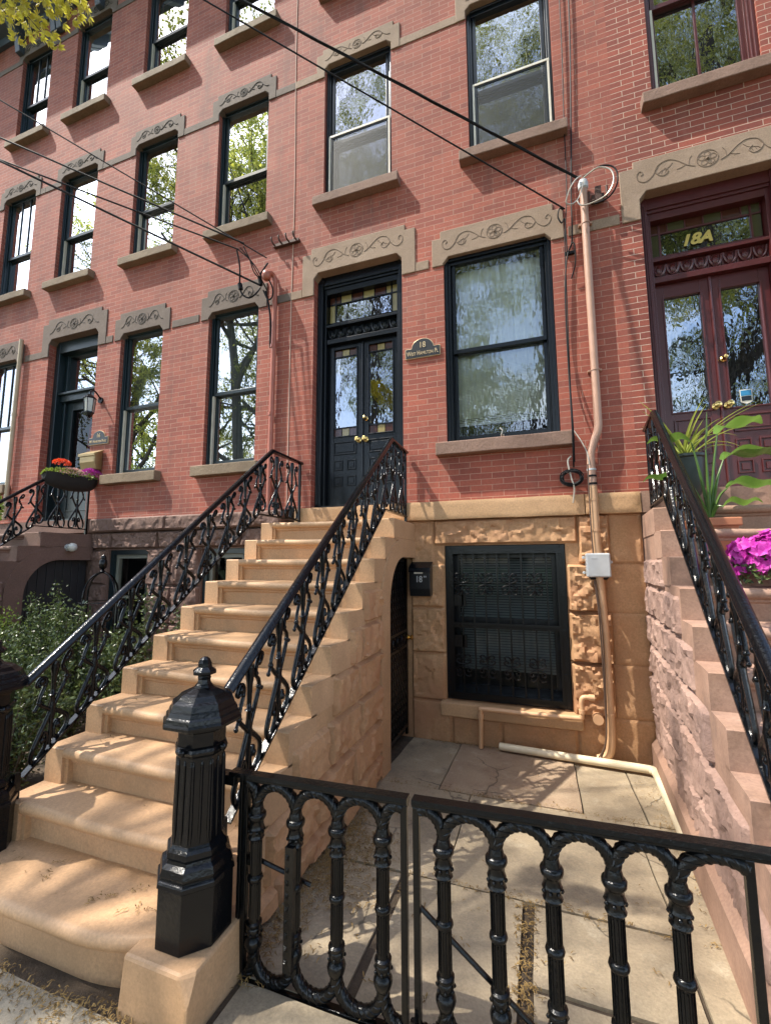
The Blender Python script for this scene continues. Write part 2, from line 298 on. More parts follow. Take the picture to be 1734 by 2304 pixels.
slab(yd, 1.28, 2.235, -2.98, -2.72, 0, .012)
struct(yd.build("yard_paving", FLAG))
yr = MB(); slab(yr, 1.62, 2.56, -1.0, -.02); struct(yr.build("yard_paving_rusty_slab", RUSTY))
sw = MB()
for i in range(-8, 7):
    for j, (ya, yb) in enumerate([(-4.2,-3.0),(-5.3,-4.2),(-6.3,-5.3)]):
        o = .35*j; slab(sw, i*1.25+o, (i+1)*1.25+o, ya, yb, 0, .006)
struct(sw.build("sidewalk", FLAG2))
gs = MB().add([(-3.25,-2.7,.16),(-.18,-2.7,.16),(-.18,-.0,.06),(-3.25,-.0,.06)], [(0,1,2,3)]); struct(gs.build("garden_bed", SOIL))

# ------------------------------------------------------------------ stonework helpers
def facet(q):
    p0 = noise.voronoi(q)[1][0]; c = noise.cell_vector(p0*31.7); t = noise.cell_vector(p0*17.3+Vector((5,2,9)))
    return .5*c.x+(q.x-p0.x)*(t.x-.35)*1.1+(q.y-p0.y)*(t.y-.5)*1.1
def rough_block(mb, O, U, V, N, wd, h, depth, seed, nu=None, nv=None, marg=.016, back=.04, freq=7.0):
    O, U, V, N = map(Vector, (O, U, V, N)); nu = nu or max(4, int(wd/.019)); nv = nv or max(4, int(h/.019)); idx = {}; vs = []
    for j in range(nv+1):
        for i in range(nu+1):
            u = wd*i/nu; v = h*j/nv; e = min(u, wd-u, v, h-v); k = min(1, max(0, e)/marg)**.7
            q = Vector((u*freq+seed*13.1, v*freq+seed*5.3, seed*2.7))
            d = depth*k*(.30+.40*facet(q*.42)+.42*facet(q*1.05+Vector((3,1,7)))+.22*facet(q*2.6)+.10*noise.noise(q*6.0))
            ju = noise.noise(q*.9+Vector((9,0,0)))*.004; idx[i,j] = len(vs); vs.append(O+U*(u+ju)+V*(v+ju)+N*d)
    fs = [(idx[i,j],idx[i+1,j],idx[i+1,j+1],idx[i,j+1]) for j in range(nv) for i in range(nu)]
    loop = [(i,0) for i in range(nu)]+[(nu,j) for j in range(nv)]+[(i,nv) for i in range(nu,0,-1)]+[(0,j) for j in range(nv,0,-1)]
    n = len(loop); b0 = len(vs)
    for p in loop: vs.append(vs[idx[p]]-N*back)
    for i in range(n): fs.append((idx[loop[i]], b0+i, b0+(i+1) % n, idx[loop[(i+1) % n]]))
    mb.add(vs, fs)
def wall_holes(mb, x0, x1, z0, z1, holes, y=0.0, depth=.28):
    xs = sorted({x0, x1, *[h[0] for h in holes], *[h[1] for h in holes]}); zs = sorted({z0, z1, *[h[2] for h in holes], *[h[3] for h in holes]})
    xs = [v for v in xs if x0 <= v <= x1]; zs = [v for v in zs if z0 <= v <= z1]
    for a, b in zip(xs[:-1], xs[1:]):
        for c, d in zip(zs[:-1], zs[1:]):
            mx_, mz_ = (a+b)/2, (c+d)/2
            if any(h[0] < mx_ < h[1] and h[2] < mz_ < h[3] for h in holes): continue
            mb.add([(a,y,c),(b,y,c),(b,y,d),(a,y,d)], [(0,1,2,3)])
    for (a, b, c, d) in holes:
        c2 = max(c, z0); d2 = min(d, z1)
        mb.add([(a,y,c2),(a,y+depth,c2),(a,y+depth,d2),(a,y,d2)], [(0,1,2,3)]); mb.add([(b,y,c2),(b,y+depth,c2),(b,y+depth,d2),(b,y,d2)], [(0,1,2,3)])
        if d <= z1: mb.add([(a,y,d),(b,y,d),(b,y+depth,d),(a,y+depth,d)], [(0,1,2,3)])
        if c >= z0: mb.add([(a,y,c),(b,y,c),(b,y+depth,c),(a,y+depth,c)], [(0,1,2,3)])
def spiral(cx, cz, r, a0, a1, n=14, r1=.25):
    return [(cx+r*(1+(r1-1)*i/n)*math.cos(a0+(a1-a0)*i/n), cz+r*(1+(r1-1)*i/n)*math.sin(a0+(a1-a0)*i/n)) for i in range(n+1)]
def smooth_path(p, n=5):
    out = []; k = len(p)
    for i in range(k-1):
        p0, p1, p2, p3 = p[max(i-1,0)], p[i], p[i+1], p[min(i+2,k-1)]
        for j in range(n):
            t = j/n; out.append(tuple(.5*((2*b)+(-a+c)*t+(2*a-5*b+4*c-d)*t*t+(-a+3*b-3*c+d)*t**3) for a, b, c, d in zip(p0,p1,p2,p3)))
    out.append(tuple(p[-1])); return out
def lintel(root, x0, x1, zb, ch, un, top, ear, e, s, mat, carve, y=-.013, bold=1.0, name="lintel"):
    c = .055; poly = [(x0-e,zb),(x0-.001,zb),(x0-.001,ch),(x0+c,un),(x1-c,un),(x1+.001,ch),(x1+.001,zb),(x1+e,zb),(x1+e,ear),(x1+s,ear),(x1+s,top),(x0-s,top),(x0-s,ear),(x0-e,ear)]
    L = MB().prism(poly, 'y', y, .13).build(name, mat, root, bevel=.006)
    cm = MB(); cx = (x0+x1)/2; cz = (un+top)/2+.004; half = (x1-x0)/2+s*.7; H = (top-un); yy = y+.0012; r = .0052*bold
    R = H*.25
    def tube2(p, rr): cm.tube([(a, yy, b) for a, b in p], rr, 5, True, 1)
    tube2([(cx+R*math.cos(i*math.pi/10), cz+R*math.sin(i*math.pi/10)) for i in range(21)], r)
    for k in range(5):
        a = k*2*math.pi/5+.3; px, pz = cx+R*.55*math.cos(a), cz+R*.55*math.sin(a)
        tube2([(px+R*.30*math.cos(q*math.pi/5), pz+R*.30*math.sin(q*math.pi/5)) for q in range(11)], r*.8)
    cm.ball((cx, yy, cz), R*.2)
    for sg in (-1, 1):
        Lh = half-R-.02; f = lambda u, v: (cx+sg*(R+.015+u*Lh), cz+sg*v*H) if False else (cx+sg*(R+.015+u*Lh), cz+v*H)
        st = [f(0,-.14), f(.12,-.05), f(.28,.16), f(.42,.26), f(.58,.20), f(.66,.02), f(.60,-.14), f(.50,-.18), f(.44,-.06), f(.50,.04)]
        tube2(smooth_path(st), r)
        tube2(smooth_path([f(.36,.14), f(.44,.02), f(.55,-.02), f(.62,-.10)]), r*.8)
        tube2([f(.47,.0), f(.50,-.12)], r*.7); tube2([f(.53,-.0), f(.56,-.11)], r*.7)
        tube2(smooth_path([f(.10,-.06), f(.08,.12), f(.04,.2)]), r*.8); tube2(smooth_path([f(.14,-.02), f(.22,-.08), f(.30,-.10)]), r*.8)
        if half > .55: tube2(smooth_path([f(.60,.17), f(.72,-.12), f(.84,-.24), f(.95,-.16), f(.98,.02), f(.92,.12), f(.87,.04), f(.91,-.02)]), r)
        else: tube2(smooth_path([f(.60,.17), f(.72,-.06), f(.84,-.20), f(.94,-.22)]), r)
    cm.build("carved_vine", carve, L, True)
    return L
def sill(root, x0, x1, z, mat, h=.135, over=.10, pr=.10, name="window_sill"):
    s = MB(); n = 14; L = x1-x0+2*over
    vs = []; 
    for i in range(n+1):
        x = x0-over+L*i/n; j = noise.noise(Vector((x*6, z*3, 1)))*.006; k = noise.noise(Vector((x*6, z*3, 5)))*.006
        vs += [(x, -pr+j, z-.008+k*.5), (x, .1, z+.006), (x, .1, z-h), (x, -pr+j*.5, z-h+k)]
    fs = [(4*i+a, 4*i+(a+1) % 4, 4*i+4+(a+1) % 4, 4*i+4+a) for i in range(n) for a in range(4)]+[(3,2,1,0),(4*n,4*n+1,4*n+2,4*n+3)]
    s.add(vs, fs); return s.build(name, mat, root, bevel=.008)
def window(root, x0, x1, z0, z1, fm, glass=GL, yb=.075, zm=None, back='dark', liner=False, muntin=0, cas=.036, name="window", storm=False, vm=False):
    zm = zm or (z0+z1)/2+.01
    F = MB(); F.ring(x0, x1, z0, z1+.02, cas, yb, yb+.16, cas+.025, .03); F.ring(x0+.002, x1-.002, z0+.001, z1+.018, cas*.55, yb-.022, yb+.01, cas*.8, .02)
    F.box(x0+cas, x0+cas+.012, yb+.03, yb+.15, z0+.03, z1-.02); F.box(x1-cas-.012, x1-cas, yb+.03, yb+.15, z0+.03, z1-.02)
    W = F.build(name, fm, root, bevel=.004)
    a, b = x0+cas+.012, x1-cas-.012; t = .034
    us = MB().ring(a, b, zm-.03, z1-.005, t, yb+.014, yb+.046, t, .045)
    if muntin:
        for k in range(1, muntin): xx = a+t+(b-a-2*t)*k/muntin; us.box(xx-.009, xx+.009, yb+.016, yb+.044, zm, z1-.03)
    us.build("upper_sash", fm, W, bevel=.003)
    ls = MB().ring(a, b, z0+.03, zm+.02, t, yb+.05, yb+.082, .05, .06)
    if vm: xx = (a+b)/2; ls.box(xx-.011, xx+.011, yb+.052, yb+.080, z0+.05, zm)
    ls.build("lower_sash", fm, W, bevel=.003)
    MB().add([(a+t-.006,yb+.030,zm),(b-t+.006,yb+.030,zm),(b-t+.006,yb+.030,z1-.03),(a+t-.006,yb+.030,z1-.03)], [(0,1,2,3)]).build("upper_pane", glass, W)
    MB().add([(a+t-.006,yb+.066,z0+.06),(b-t+.006,yb+.066,z0+.06),(b-t+.006,yb+.066,zm),(a+t-.006,yb+.066,zm)], [(0,1,2,3)]).build("lower_pane", glass, W)
    if back in ('curtain', 'sheer'):
        cb = MB(); n = 40; zb = z0+.04 if back == 'sheer' else z0+.30; P = []
        for i in range(n+1):
            x = a+(b-a)*i/n; yy = yb+.155+.012*math.sin(i*1.9)+.006*math.sin(i*.7); P += [(x, yy, zb), (x, yy, z1)]
        cb.add(P, [(2*i,2*i+2,2*i+3,2*i+1) for i in range(n)]); cb.build("curtain", CURT if back == 'curtain' else CURT2, W, True)
        if back == 'curtain':
            vb = MB(); k = 0; zz = z0+.24
            while zz < zm+.03: vb.add([(a,yb+.132,zz),(b,yb+.132,zz),(b,yb+.139,zz+.012),(a,yb+.139,zz+.012)], [(0,1,2,3)]); zz += .0165
            vb.build("venetian_blind", CURT, W); MB().box(a, b, yb+.128, yb+.142, z0+.215, z0+.24).build("blind_rail", BLIND, W)
    if liner: MB().box(x0+cas-.004, x0+cas+.022, yb+.010, yb+.046, z0+.03, zm-.03).build("jamb_liner", CREAM, W)
    if storm:
        st = MB(); zt = zm+.045; st.box(x0+.05, x1-.03, yb-.040, yb-.024, zt-.014, zt+.010); st.box(x0+.05, x0+.070, yb-.039, yb-.024, z0+.005, zt-.014); st.box(x1-.05, x1-.03, yb-.039, yb-.024, z0+.005, zt-.014)
        S = st.build("screen_frame", WHITE, W)
        MB().add([(x0+.07,yb-.028,z0+.01),(x1-.05,yb-.028,z0+.01),(x1-.05,yb-.028,zt-.014),(x0+.07,yb-.028,zt-.014)], [(0,1,2,3)]).build("insect_screen", SCREEN, W)
        MB().ring(x0+.07, x1-.05, z0+.006, zt-.012, .02, yb-.034, yb-.02).build("screen_rim", fm, W)
    return W
def text(body, size, loc, mat, parent, name="lettering", shear=0, align='CENTER', depth=.003, caps=False, rot=(math.pi/2,0,0), sx=1.0, bold=0.0):
    cu = bpy.data.curves.new(name, 'FONT'); cu.body = body; cu.size = size; cu.extrude = depth; cu.align_x = align; cu.shear = shear; cu.offset = bold
    if caps:
        cu.small_caps_scale = .72
        for cf in cu.body_format: cf.use_small_caps = True
    o = bpy.data.objects.new(name+"_curve", cu); COL.objects.link(o); bpy.context.view_layer.update()
    me = bpy.data.meshes.new_from_object(o.evaluated_get(bpy.context.evaluated_depsgraph_get())); bpy.data.objects.remove(o)
    M = Matrix.Translation(Vector(loc)-Vector(BASE.get(parent.name, (0,0,0)))) @ Matrix([[1,0,0],[0,1,0],[0,0,1]]).to_4x4() @ __import__('mathutils').Euler(rot).to_matrix().to_4x4() @ Matrix.Diagonal((sx,1,1,1))
    me.transform(M); me.materials.clear(); me.materials.append(mat)
    t = bpy.data.objects.new(name, me); COL.objects.link(t); t.parent = parent; BASE[t.name] = BASE.get(parent.name, (0,0,0)); return t

# ------------------------------------------------------------------ houses
ZB0, ZB1, ZP, ZT = 2.07, 2.255, 2.84, 11.05
def house(key, label, x0, x1, brick, lint, carve, sillm, parl, sec, third, door, found):
    root = empty("brick_house", ((x0+x1)/2, 0, 0), label, "row house", "brick row houses along the street")
    holes = [(a, b, ZP, 4.88) for a, b in parl]+[(a, b, 5.97, 7.83) for a, b in sec]+[(a, b, 8.86, 10.60) for a, b in third]
    if door: holes.append((door[0], door[1], ZB1, 5.07))
    w_ = MB(); wall_holes(w_, x0, x1, ZB1, ZT, holes); w_.build("brick_wall", brick, root)
    # string courses between lintels
    def course(zc0, zc1, ops, e):
        xs = [x0]
        for a, b in sorted(ops): xs += [a-e+.002, b+e-.002]
        xs.append(x1)
        for i in range(0, len(xs), 2):
            if xs[i+1]-xs[i] > .03: MB().box(xs[i], xs[i+1], -.009, .06, zc0+.002, zc1).build("string_course", lint, root, bevel=.005)
    ops = list(parl)+([door] if door else [])
    course(4.77, 4.875, ops, .16); course(7.645, 7.75, sec, .11); course(10.45, 10.55, third, .10)
    bold = 1.2 if carve is CARVE16 else 1.0
    for a, b in parl: lintel(root, a, b, 4.77, 4.79, 4.855, 5.16, 5.08, .12, .0+.03, lint, carve, bold=bold)
    if door: lintel(root, door[0], door[1], 4.77, 4.97, 5.04, 5.36, 5.295, .155, .04, lint, carve, bold=bold)
    for a, b in sec: lintel(root, a, b, 7.645, 7.75, 7.80, 8.03, 7.97, .11, .03, lint, carve, bold=bold)
    for a, b in third: lintel(root, a, b, 10.45, 10.52, 10.57, 10.80, 10.74, .10, .03, lint, carve, bold=bold)
    for a, b in parl: sill(root, a, b, ZP, sillm)
    for a, b in sec: sill(root, a, b, 5.97, sillm, .12)
    for a, b in third: sill(root, a, b, 8.86, sillm, .12)
    # cornice
    c = MB(); c.prism([(0.02,11.0),(-.06,11.0),(-.08,11.12),(-.22,11.16),(-.5,11.5),(-.62,11.55),(-.66,11.75),(.02,11.8)], 'x', x0, x1)
    K = c.build("cornice", CORN, root)
    n = max(2, int((x1-x0)/.9))
    for i in range(n+1):
        xx = x0+.07+(x1-x0-.14)*i/n; bk = MB(); bk.prism([(-.01,10.62),(-.09,10.62),(-.13,10.85),(-.28,11.0),(-.5,11.25),(-.52,11.5),(-.01,11.5)], 'x', xx-.06, xx+.06); bk.build("cornice_bracket", CORN, K, bevel=.01)
    MB().box(x0, x1, .75, .8, -.1, ZT).build("room_backing", DARK, root); MB().box(x0, x1, .03, 6.0, ZT+.002, ZT+.06).build("roof", DARK, root)  # backing sheet painted as room darkness; roof slab added to block skylight
    return root
P18 = [(1.537,2.60)]; S18 = [(.105,.967),(1.84,2.70)]; T18 = [(.12,.96),(1.86,2.69)]
h18 = house("18", "red brick row house with black double doors and tan painted basement, behind iron gates", -.31, 3.20, BR, LINT, CARVE, SILL, P18, S18, T18, (0,1.078), 'tan')
P16 = [(-3.045,-2.286),(-1.522,-.764)]; S16 = [(-4.576,-3.778),(-3.004,-2.214),(-1.501,-.708)]; T16 = [(-4.506,-3.737),(-2.977,-2.167),(-1.47,-.67)]
h16 = house("16", "red brick row house with dark teal door and windows, above the shrub garden", -4.95, -.31, BR16, LINT16, CARVE16, SILL16, P16, S16, T16, (-4.527,-3.491), 'brown')
h14 = house("14", "red brick row house at the far left edge, with vertical bars in its upper sashes", -9.6, -4.95, BR16, LINT16, CARVE16, SILL16, [(-5.98,-5.22),(-7.5,-6.74)], [(-5.97,-5.18),(-7.5,-6.7)], [(-5.89,-5.125),(-7.45,-6.7)], None, 'brown')
h18a = house("18A", "red brick row house with maroon double doors, at the right edge", 3.20, 6.4, BR18A, LINT, CARVE, SILL, [], [(3.54,4.385)], [(3.54,4.385)], (3.375,4.453), 'pink')
for i, (a, b) in enumerate(S18): window(h18, a, b, 5.97, 7.80, NAVY, GLW, .07, 6.78, 'dark', cas=.05, storm=True)
for a, b in T18: window(h18, a, b, 8.86, 10.57, NAVY, GLW, .07)
window(h18, 1.537, 2.60, ZP, 4.855, BLACK, GLC, .05, 3.83, 'curtain', cas=.065)
for a, b in P16: window(h16, a, b, ZP, 4.855, TEAL, GL, .075, 3.80, 'sheer', True)
for a, b in S16: window(h16, a, b, 5.97, 7.80, TEAL, GL, .075, 6.78, 'dark', True)
for a, b in T16: window(h16, a, b, 8.86, 10.57, TEAL, GL, .075, 9.66, 'dark', True)
for a, b in [(-5.98,-5.22),(-7.5,-6.74)]: window(h14, a, b, ZP, 4.855, TEAL, GL, .075, 3.80, 'sheer', False, 3)
for a, b in [(-5.97,-5.18),(-7.5,-6.7)]: window(h14, a, b, 5.97, 7.80, TEAL, GL, .075, 6.78, 'dark', False, 3)
for a, b in [(-5.89,-5.125),(-7.45,-6.7)]: window(h14, a, b, 8.86, 10.57, TEAL, GL, .075, 9.66, 'dark', False, 3)
window(h18a, 3.54, 4.385, 5.97, 7.80, MAROON, GLW, .04, 7.0, 'dark', True, 2, cas=.05, vm=True)
window(h18a, 3.54, 4.385, 8.86, 10.57, MAROON, GLW, .04)
# caulk line on the house boundary
MB().tube([(-.305+.012*math.sin(z*1.3)*(z > 5), -.003, z) for z in [2.3+.25*i for i in range(30)]], .0055, 5).build("mortar_seam", plain("caulk", (.55,.40,.32,1), .8), h18)
# ---- doors
def double_door(root, dx, paint, kind, textmsg=None):
    y = .16; F = MB()
    F.box(dx, dx+.07, .09, .34, 2.26, 5.06); F.box(dx+1.008, dx+1.078, .09, .34, 2.26, 5.06)
    F.box(dx+.07, dx+.10, .13, .34, 2.26, 5.0); F.box(dx+.978, dx+1.008, .13, .34, 2.26, 5.0)
    F.box(dx+.07, dx+1.008, .10, .33, 4.93, 5.06); F.box(dx+.10, dx+.978, .13, .33, 4.83, 4.93); F.box(dx+.07, dx+1.008, .115, .3, 4.90, 4.945)
    F.box(dx+.10, dx+.978, .145, .33, 4.215, 4.27); F.box(dx+.10, dx+.978, .135, .3, 4.42, 4.45); F.box(dx+.10, dx+.978, .19, .3, 4.27, 4.42)
    F.box(dx, dx+1.078, .08, .35, 2.257, 2.285)
    for k, xx in enumerate([dx+.012, dx+.03, dx+.048]): F.tube([(xx+.004, .088, 2.3), (xx+.004, .088, 4.96)], .006, 6)
    D = F.build("front_door", paint, root, bevel=.004)
    eg = MB(); n = 8
    for i in range(n):
        cx = dx+.155+(.77)*i/(n-1); eg.tube([(cx+.047*math.cos(q), .178, 4.40-.105*math.sin(q)) for q in [math.pi*j/10 for j in range(11)]], .011, 6)
        eg.lathe([(.001,-.055),(.026,-.03),(.03,.0),(.018,.035),(.001,.05)], (cx, .185, 4.355), 8, 0, 1, .6)
        eg.tube([(cx+.055, .183, 4.41), (cx+.055, .183, 4.29)], .006, 5)
    eg.build("egg_and_dart_carving", paint, D, True)
    # transom : clear centre, coloured border squares
    X0, X1, Z0, Z1 = dx+.11, dx+.968, 4.45, 4.83
    ld = MB(); bw = .075
    for xx in (X0+bw, X1-bw): ld.box(xx-.008, xx+.008, .2, .225, Z0, Z1)
    for zz in (Z0+.05, Z1-.095): ld.box(X0, X1, .201, .224, zz-.008, zz+.008)
    nsq = 6
    for i in range(nsq):
        xa = X0+(X1-X0)*i/nsq; xb = X0+(X1-X0)*(i+1)/nsq; ld.box(xb-.005, xb+.005, .202, .223, Z1-.095, Z1); ld.box(xb-.005, xb+.005, .202, .223, Z0, Z0+.05)
        cm_ = (("brown_square", BROWNG), ("amber_square", AMBER if kind == "black" else OLIVEG)); a_, b_ = cm_[i % 2], cm_[1-i % 2]; MB().box(xa, xb, .208, .214, Z1-.092, Z1).build(a_[0], a_[1], D); MB().box(xa, xb, .208, .214, Z0, Z0+.048).build(b_[0], b_[1], D)
    for xa in (X0, X1-bw): MB().box(xa, xa+bw, .2082, .2138, Z0+.05, Z1-.095).build("amber_square", AMBER if kind == "black" else OLIVEG, D)
    ld.build("transom_muntins", paint, D)
    MB().add([(X0+bw,.212,Z0+.05),(X1-bw,.212,Z0+.05),(X1-bw,.212,Z1-.095),(X0+bw,.212,Z1-.095)], [(0,1,2,3)]).build("transom_pane", GLD, D)
    # leaves
    for s_, xa in enumerate((dx+.103, dx+.541)):
        xb = xa+.434; L = MB(); gx0, gx1 = (xa+.075, xb-.075); gz0, gz1 = (3.10, 4.15)
        if kind == 'maroon': gz0, gz1 = 2.98, 4.08
        L.box(xa, gx0, .2, .25, 2.285, 4.215); L.box(gx1, xb, .2, .25, 2.285, 4.215); L.box(gx0, gx1, .201, .249, gz1, 4.215); L.box(gx0, gx1, .201, .249, 2.285, gz0)
        pnl = [(gx0, gx1, gz0-.22, gz0-.07), (gx0, gx0+.115, gz0-.40, gz0-.285), (gx1-.115, gx1, gz0-.40, gz0-.285), (gx0, gx0+.115, gz0-.585, gz0-.47), (gx1-.115, gx1, gz0-.585, gz0-.47)]
        for (pa, pb, pc, pd) in pnl: L.ring(pa, pb, pc, pd, .012, .188, .2005); L.box(pa+.028, pb-.028, .192, .2005, pc+.028, pd-.028)
        L.ring(gx0-.014, gx1+.014, gz0-.014, gz1+.014, .014, .19, .2005)
        L.build("door_leaf", paint, D, bevel=.003)
        if kind == 'black':
            for (sz0, sz1) in ((gz1-.085, gz1), (gz0, gz0+.095)):
                third = (gx1-gx0)/3
                MB().box(gx0, gx0+third-.004, .215, .222, sz0, sz1).build("brown_glass", BROWNG, D); MB().box(gx1-third+.004, gx1, .215, .222, sz0, sz1).build("brown_glass", BROWNG, D)
                MB().box(gx0+third+.006, gx1-third-.006, .215, .222, sz0+.004, sz1-.004).build("amber_glass", AMBER, D)
                MB().box(gx0, gx1, .206, .226, (sz0-.008) if sz0 > 3.8 else sz1-.004, (sz0+.006) if sz0 > 3.8 else sz1+.012).build("glazing_bar", paint, D)
            g0, g1 = gz0+.1, gz1-.088
        else: g0, g1 = gz0, gz1
        MB().add([(gx0,.218,g0),(gx1,.218,g0),(gx1,.218,g1),(gx0,.218,g1)], [(0,1,2,3)]).build("door_pane", GLD, D)
    MB().tube([(dx+.54, .194, 2.285), (dx+.54, .194, 4.21)], .012, 8).build("door_astragal", paint, D, True)
    kn = [(dx+.497, 3.03), (dx+.585, 3.03), (dx+.585, 3.27)]
    if kind == 'maroon': kn = [(dx+.497, 3.0), (dx+.585, 3.0), (dx+.585, 3.42)]
    for i, (kx, kz) in enumerate(kn):
        k_ = MB(); k_.tube([(kx,.2,kz),(kx,.185,kz),(kx,.178,kz),(kx,.15,kz),(kx,.14,kz),(kx,.125,kz),(kx,.118,kz)], [.03,.03,.012,.012,.026,.026,.010] if i < 2 else [.026,.026,.018,.018,.018,.016,.004], 12); k_.build("door_knob", BRASS, D, True)
    hl = MB().box(dx+.1, dx+.48, .6, .62, 2.4, 4.2); hl.build("hall_curtain", CURT2, D)
    return D
d18 = double_door(h18, 0, BLACK, 'black')
MB().box(.93, .975, .2125, .2145, 3.26, 3.29).build("paper_sticker", WHITE, d18)
d18a = double_door(h18a, 3.375, MAROON, 'maroon')
text("18A", .145, (3.375+.47, .196, 4.56), GOLD, d18a, "house_number", .3, depth=.002, bold=.006)
st = MB(); st.prism([(3.375+.69,3.02),(3.375+.73,3.0),(3.375+.77,3.02),(3.375+.775,3.13),(3.375+.685,3.13)], 'y', .212, .2155); S_ = st.build("alarm_sticker", WHITE, d18a)
MB().box(3.375+.692, 3.375+.768, .2095, .212, 3.075, 3.122).build("sticker_band", plain("sticker_blue", (.03,.22,.42,1), .4), S_ if False else d18a)
MB().box(3.375+.694, 3.375+.766, .2095, .212, 3.03, 3.07).build("sticker_band", NAVY, d18a)
# single door of the teal house
F = MB(); dx = -4.527; dw = 1.036
F.box(dx, dx+.09, .10, .36, 2.26, 5.06); F.box(dx+dw-.09, dx+dw, .10, .36, 2.26, 5.06); F.box(dx+.09, dx+dw-.09, .105, .36, 4.86, 5.06)
F.box(dx+.09, dx+.15, .2, .36, 2.26, 4.86); F.box(dx+dw-.15, dx+dw-.09, .2, .36, 2.26, 4.86)
F.box(dx+.09, dx+dw-.09, .16, .36, 4.10, 4.26); F.box(dx+.09, dx+dw-.09, .12, .36, 4.20, 4.235); F.box(dx, dx+dw, .09, .36, 2.257, 2.29)
D16 = F.build("front_door", TEAL, h16, bevel=.005)
MB().ring(dx+.15, dx+dw-.15, 4.26, 4.86, .03, .21, .26).build("transom_frame", TEAL, D16)
MB().add([(dx+.17,.235,4.28),(dx+dw-.17,.235,4.28),(dx+dw-.17,.235,4.84),(dx+.17,.235,4.84)], [(0,1,2,3)]).build("transom_pane", GL, D16)
L = MB(); xa, xb = dx+.15, dx+dw-.15; L.ring(xa, xb, 2.29, 4.10, .13, .24, .29, .13, .75); L.ring(xa+.115, xb-.115, 3.03, 3.99, .02, .228, .241); L.ring(xa+.13, xb-.13, 2.42, 2.9, .02, .228, .241)
L.build("door_leaf", TEAL, D16, bevel=.004)
MB().add([(xa+.12,.265,3.03),(xb-.12,.265,3.03),(xb-.12,.265,3.98),(xa+.12,.265,3.98)], [(0,1,2,3)]).build("door_pane", GLB, D16)
rc = MB(); P = []
for i in range(21): P += [(xa+.18+.30*i/20, .42+.02*math.sin(i*1.4), 2.9), (xa+.26+.14*i/20, .42+.01*math.sin(i*1.4), 3.75)]
rc.add(P, [(2*i,2*i+2,2*i+3,2*i+1) for i in range(20)]); rc.build("hanging_red_cloth", RED_CURT, D16, True)
hp = MB(); hp.box(xb-.085, xb-.045, .222, .24, 3.0, 3.22); hp.tube([(xb-.065,.225,3.08),(xb-.065,.18,3.08),(xb-.14,.175,3.08)], .012, 8); hp.build("door_handle", BRASS, D16, True)

# ---- basements
f = MB(); sd_ = 1
UX, VZ, NY = (1,0,0), (0,0,1), (0,-1,0)
fb = MB(); wall_holes(fb, 1.02, 3.2, -.1, 2.08, [(1.488,2.585,.371,1.816)], .012, .3)
blk = [(1.15,1.482,.355,.785,.045),(1.15,1.482,.79,1.215,.055),(1.15,1.482,1.22,1.63,.045),(1.15,1.385,1.637,2.066,.04),(1.15,1.53,-.05,.35,.03),(1.535,1.98,-.05,.235,.028),(1.985,2.61,-.05,.235,.03),(1.39,2.69,1.822,2.066,.055),
       (2.59,2.92,.355,.785,.10),(2.59,2.93,.79,1.215,.09),(2.59,2.90,1.22,1.63,.095),(2.695,2.95,1.637,2.066,.08),(2.615,2.87,-.05,.35,.03),
       (2.925,3.2,.355,.785,.012),(2.935,3.2,.79,1.215,.012),(2.905,3.2,1.22,1.63,.012),(2.955,3.2,1.637,2.066,.018),(2.875,3.2,-.05,.35,.014)]
for i, (a, b, c, d, dp) in enumerate(blk): rough_block(fb, (a,.008,c), UX, VZ, NY, b-a, d-c, dp, i+1.3, freq=9 if dp > .05 else 6)
fb.build("foundation", TAN_WALL, h18, True, 0, 24)
wt = MB(); rough_block(wt, (-.17,-.055,ZB0), UX, VZ, NY, 2.93, ZB1-ZB0-.005, .008, 40.2, 60, 8, .01, .2, 5); rough_block(wt, (2.765,-.055,ZB0), UX, VZ, NY, .432, ZB1-ZB0-.005, .012, 41.2, 14, 8, .01, .2, 6)
wt.build("water_table", TAN, h18, True, 0, 50)
bs = MB(); bs.box(1.44, 2.655, -.085, .1, .245, .368); bs.build("basement_sill", TAN, h18, bevel=.012)
# basement window with security grille
B = MB(); B.ring(1.49, 2.583, .373, 1.814, .045, .03, .2); B.ring(1.533, 2.54, .416, 1.77, .03, .045, .19)
BW = B.build("basement_window", BLACK, h18, bevel=.004)
ws = MB().ring(1.565, 2.51, 1.08, 1.74, .045, .12, .15); ws.ring(1.565, 2.51, .445, 1.11, .045, .155, .185); ws.build("window_sash", BLACK, BW)
MB().add([(1.6,.135,1.11),(2.48,.135,1.11),(2.48,.135,1.71),(1.6,.135,1.71)], [(0,1,2,3)]).build("upper_pane", GLB, BW)
MB().add([(1.6,.17,.48),(2.48,.17,.48),(2.48,.17,1.09),(1.6,.17,1.09)], [(0,1,2,3)]).build("lower_pane", GLB, BW)
vb = MB(); zz = .62
while zz < 1.72: vb.add([(1.6,.205,zz),(2.48,.205,zz),(2.48,.222,zz+.018),(1.6,.222,zz+.018)], [(0,1,2,3)]); zz += .025
vb.build("venetian_blind", plain("grey_blind", (.17,.175,.165,1), .7), BW)
G = MB(); gy = .0; G.ring(1.53, 2.545, .41, 1.775, .03, -.015, .012); G.ring(1.556, 2.519, .436, 1.75, .016, -.024, -.002); G.box(1.56, 2.515, -.022, .008, 1.065, 1.088); G.box(1.56, 2.515, -.014, .006, 1.04, 1.062)
nb = 8
for k in range(nb):
    xx = 1.575+.925*(k+.75)/(nb+.5); G.box(xx-.007, xx+.007, -.012, .004, 1.088, 1.735); G.box(xx-.007, xx+.007, -.012, .004, .452, 1.04)
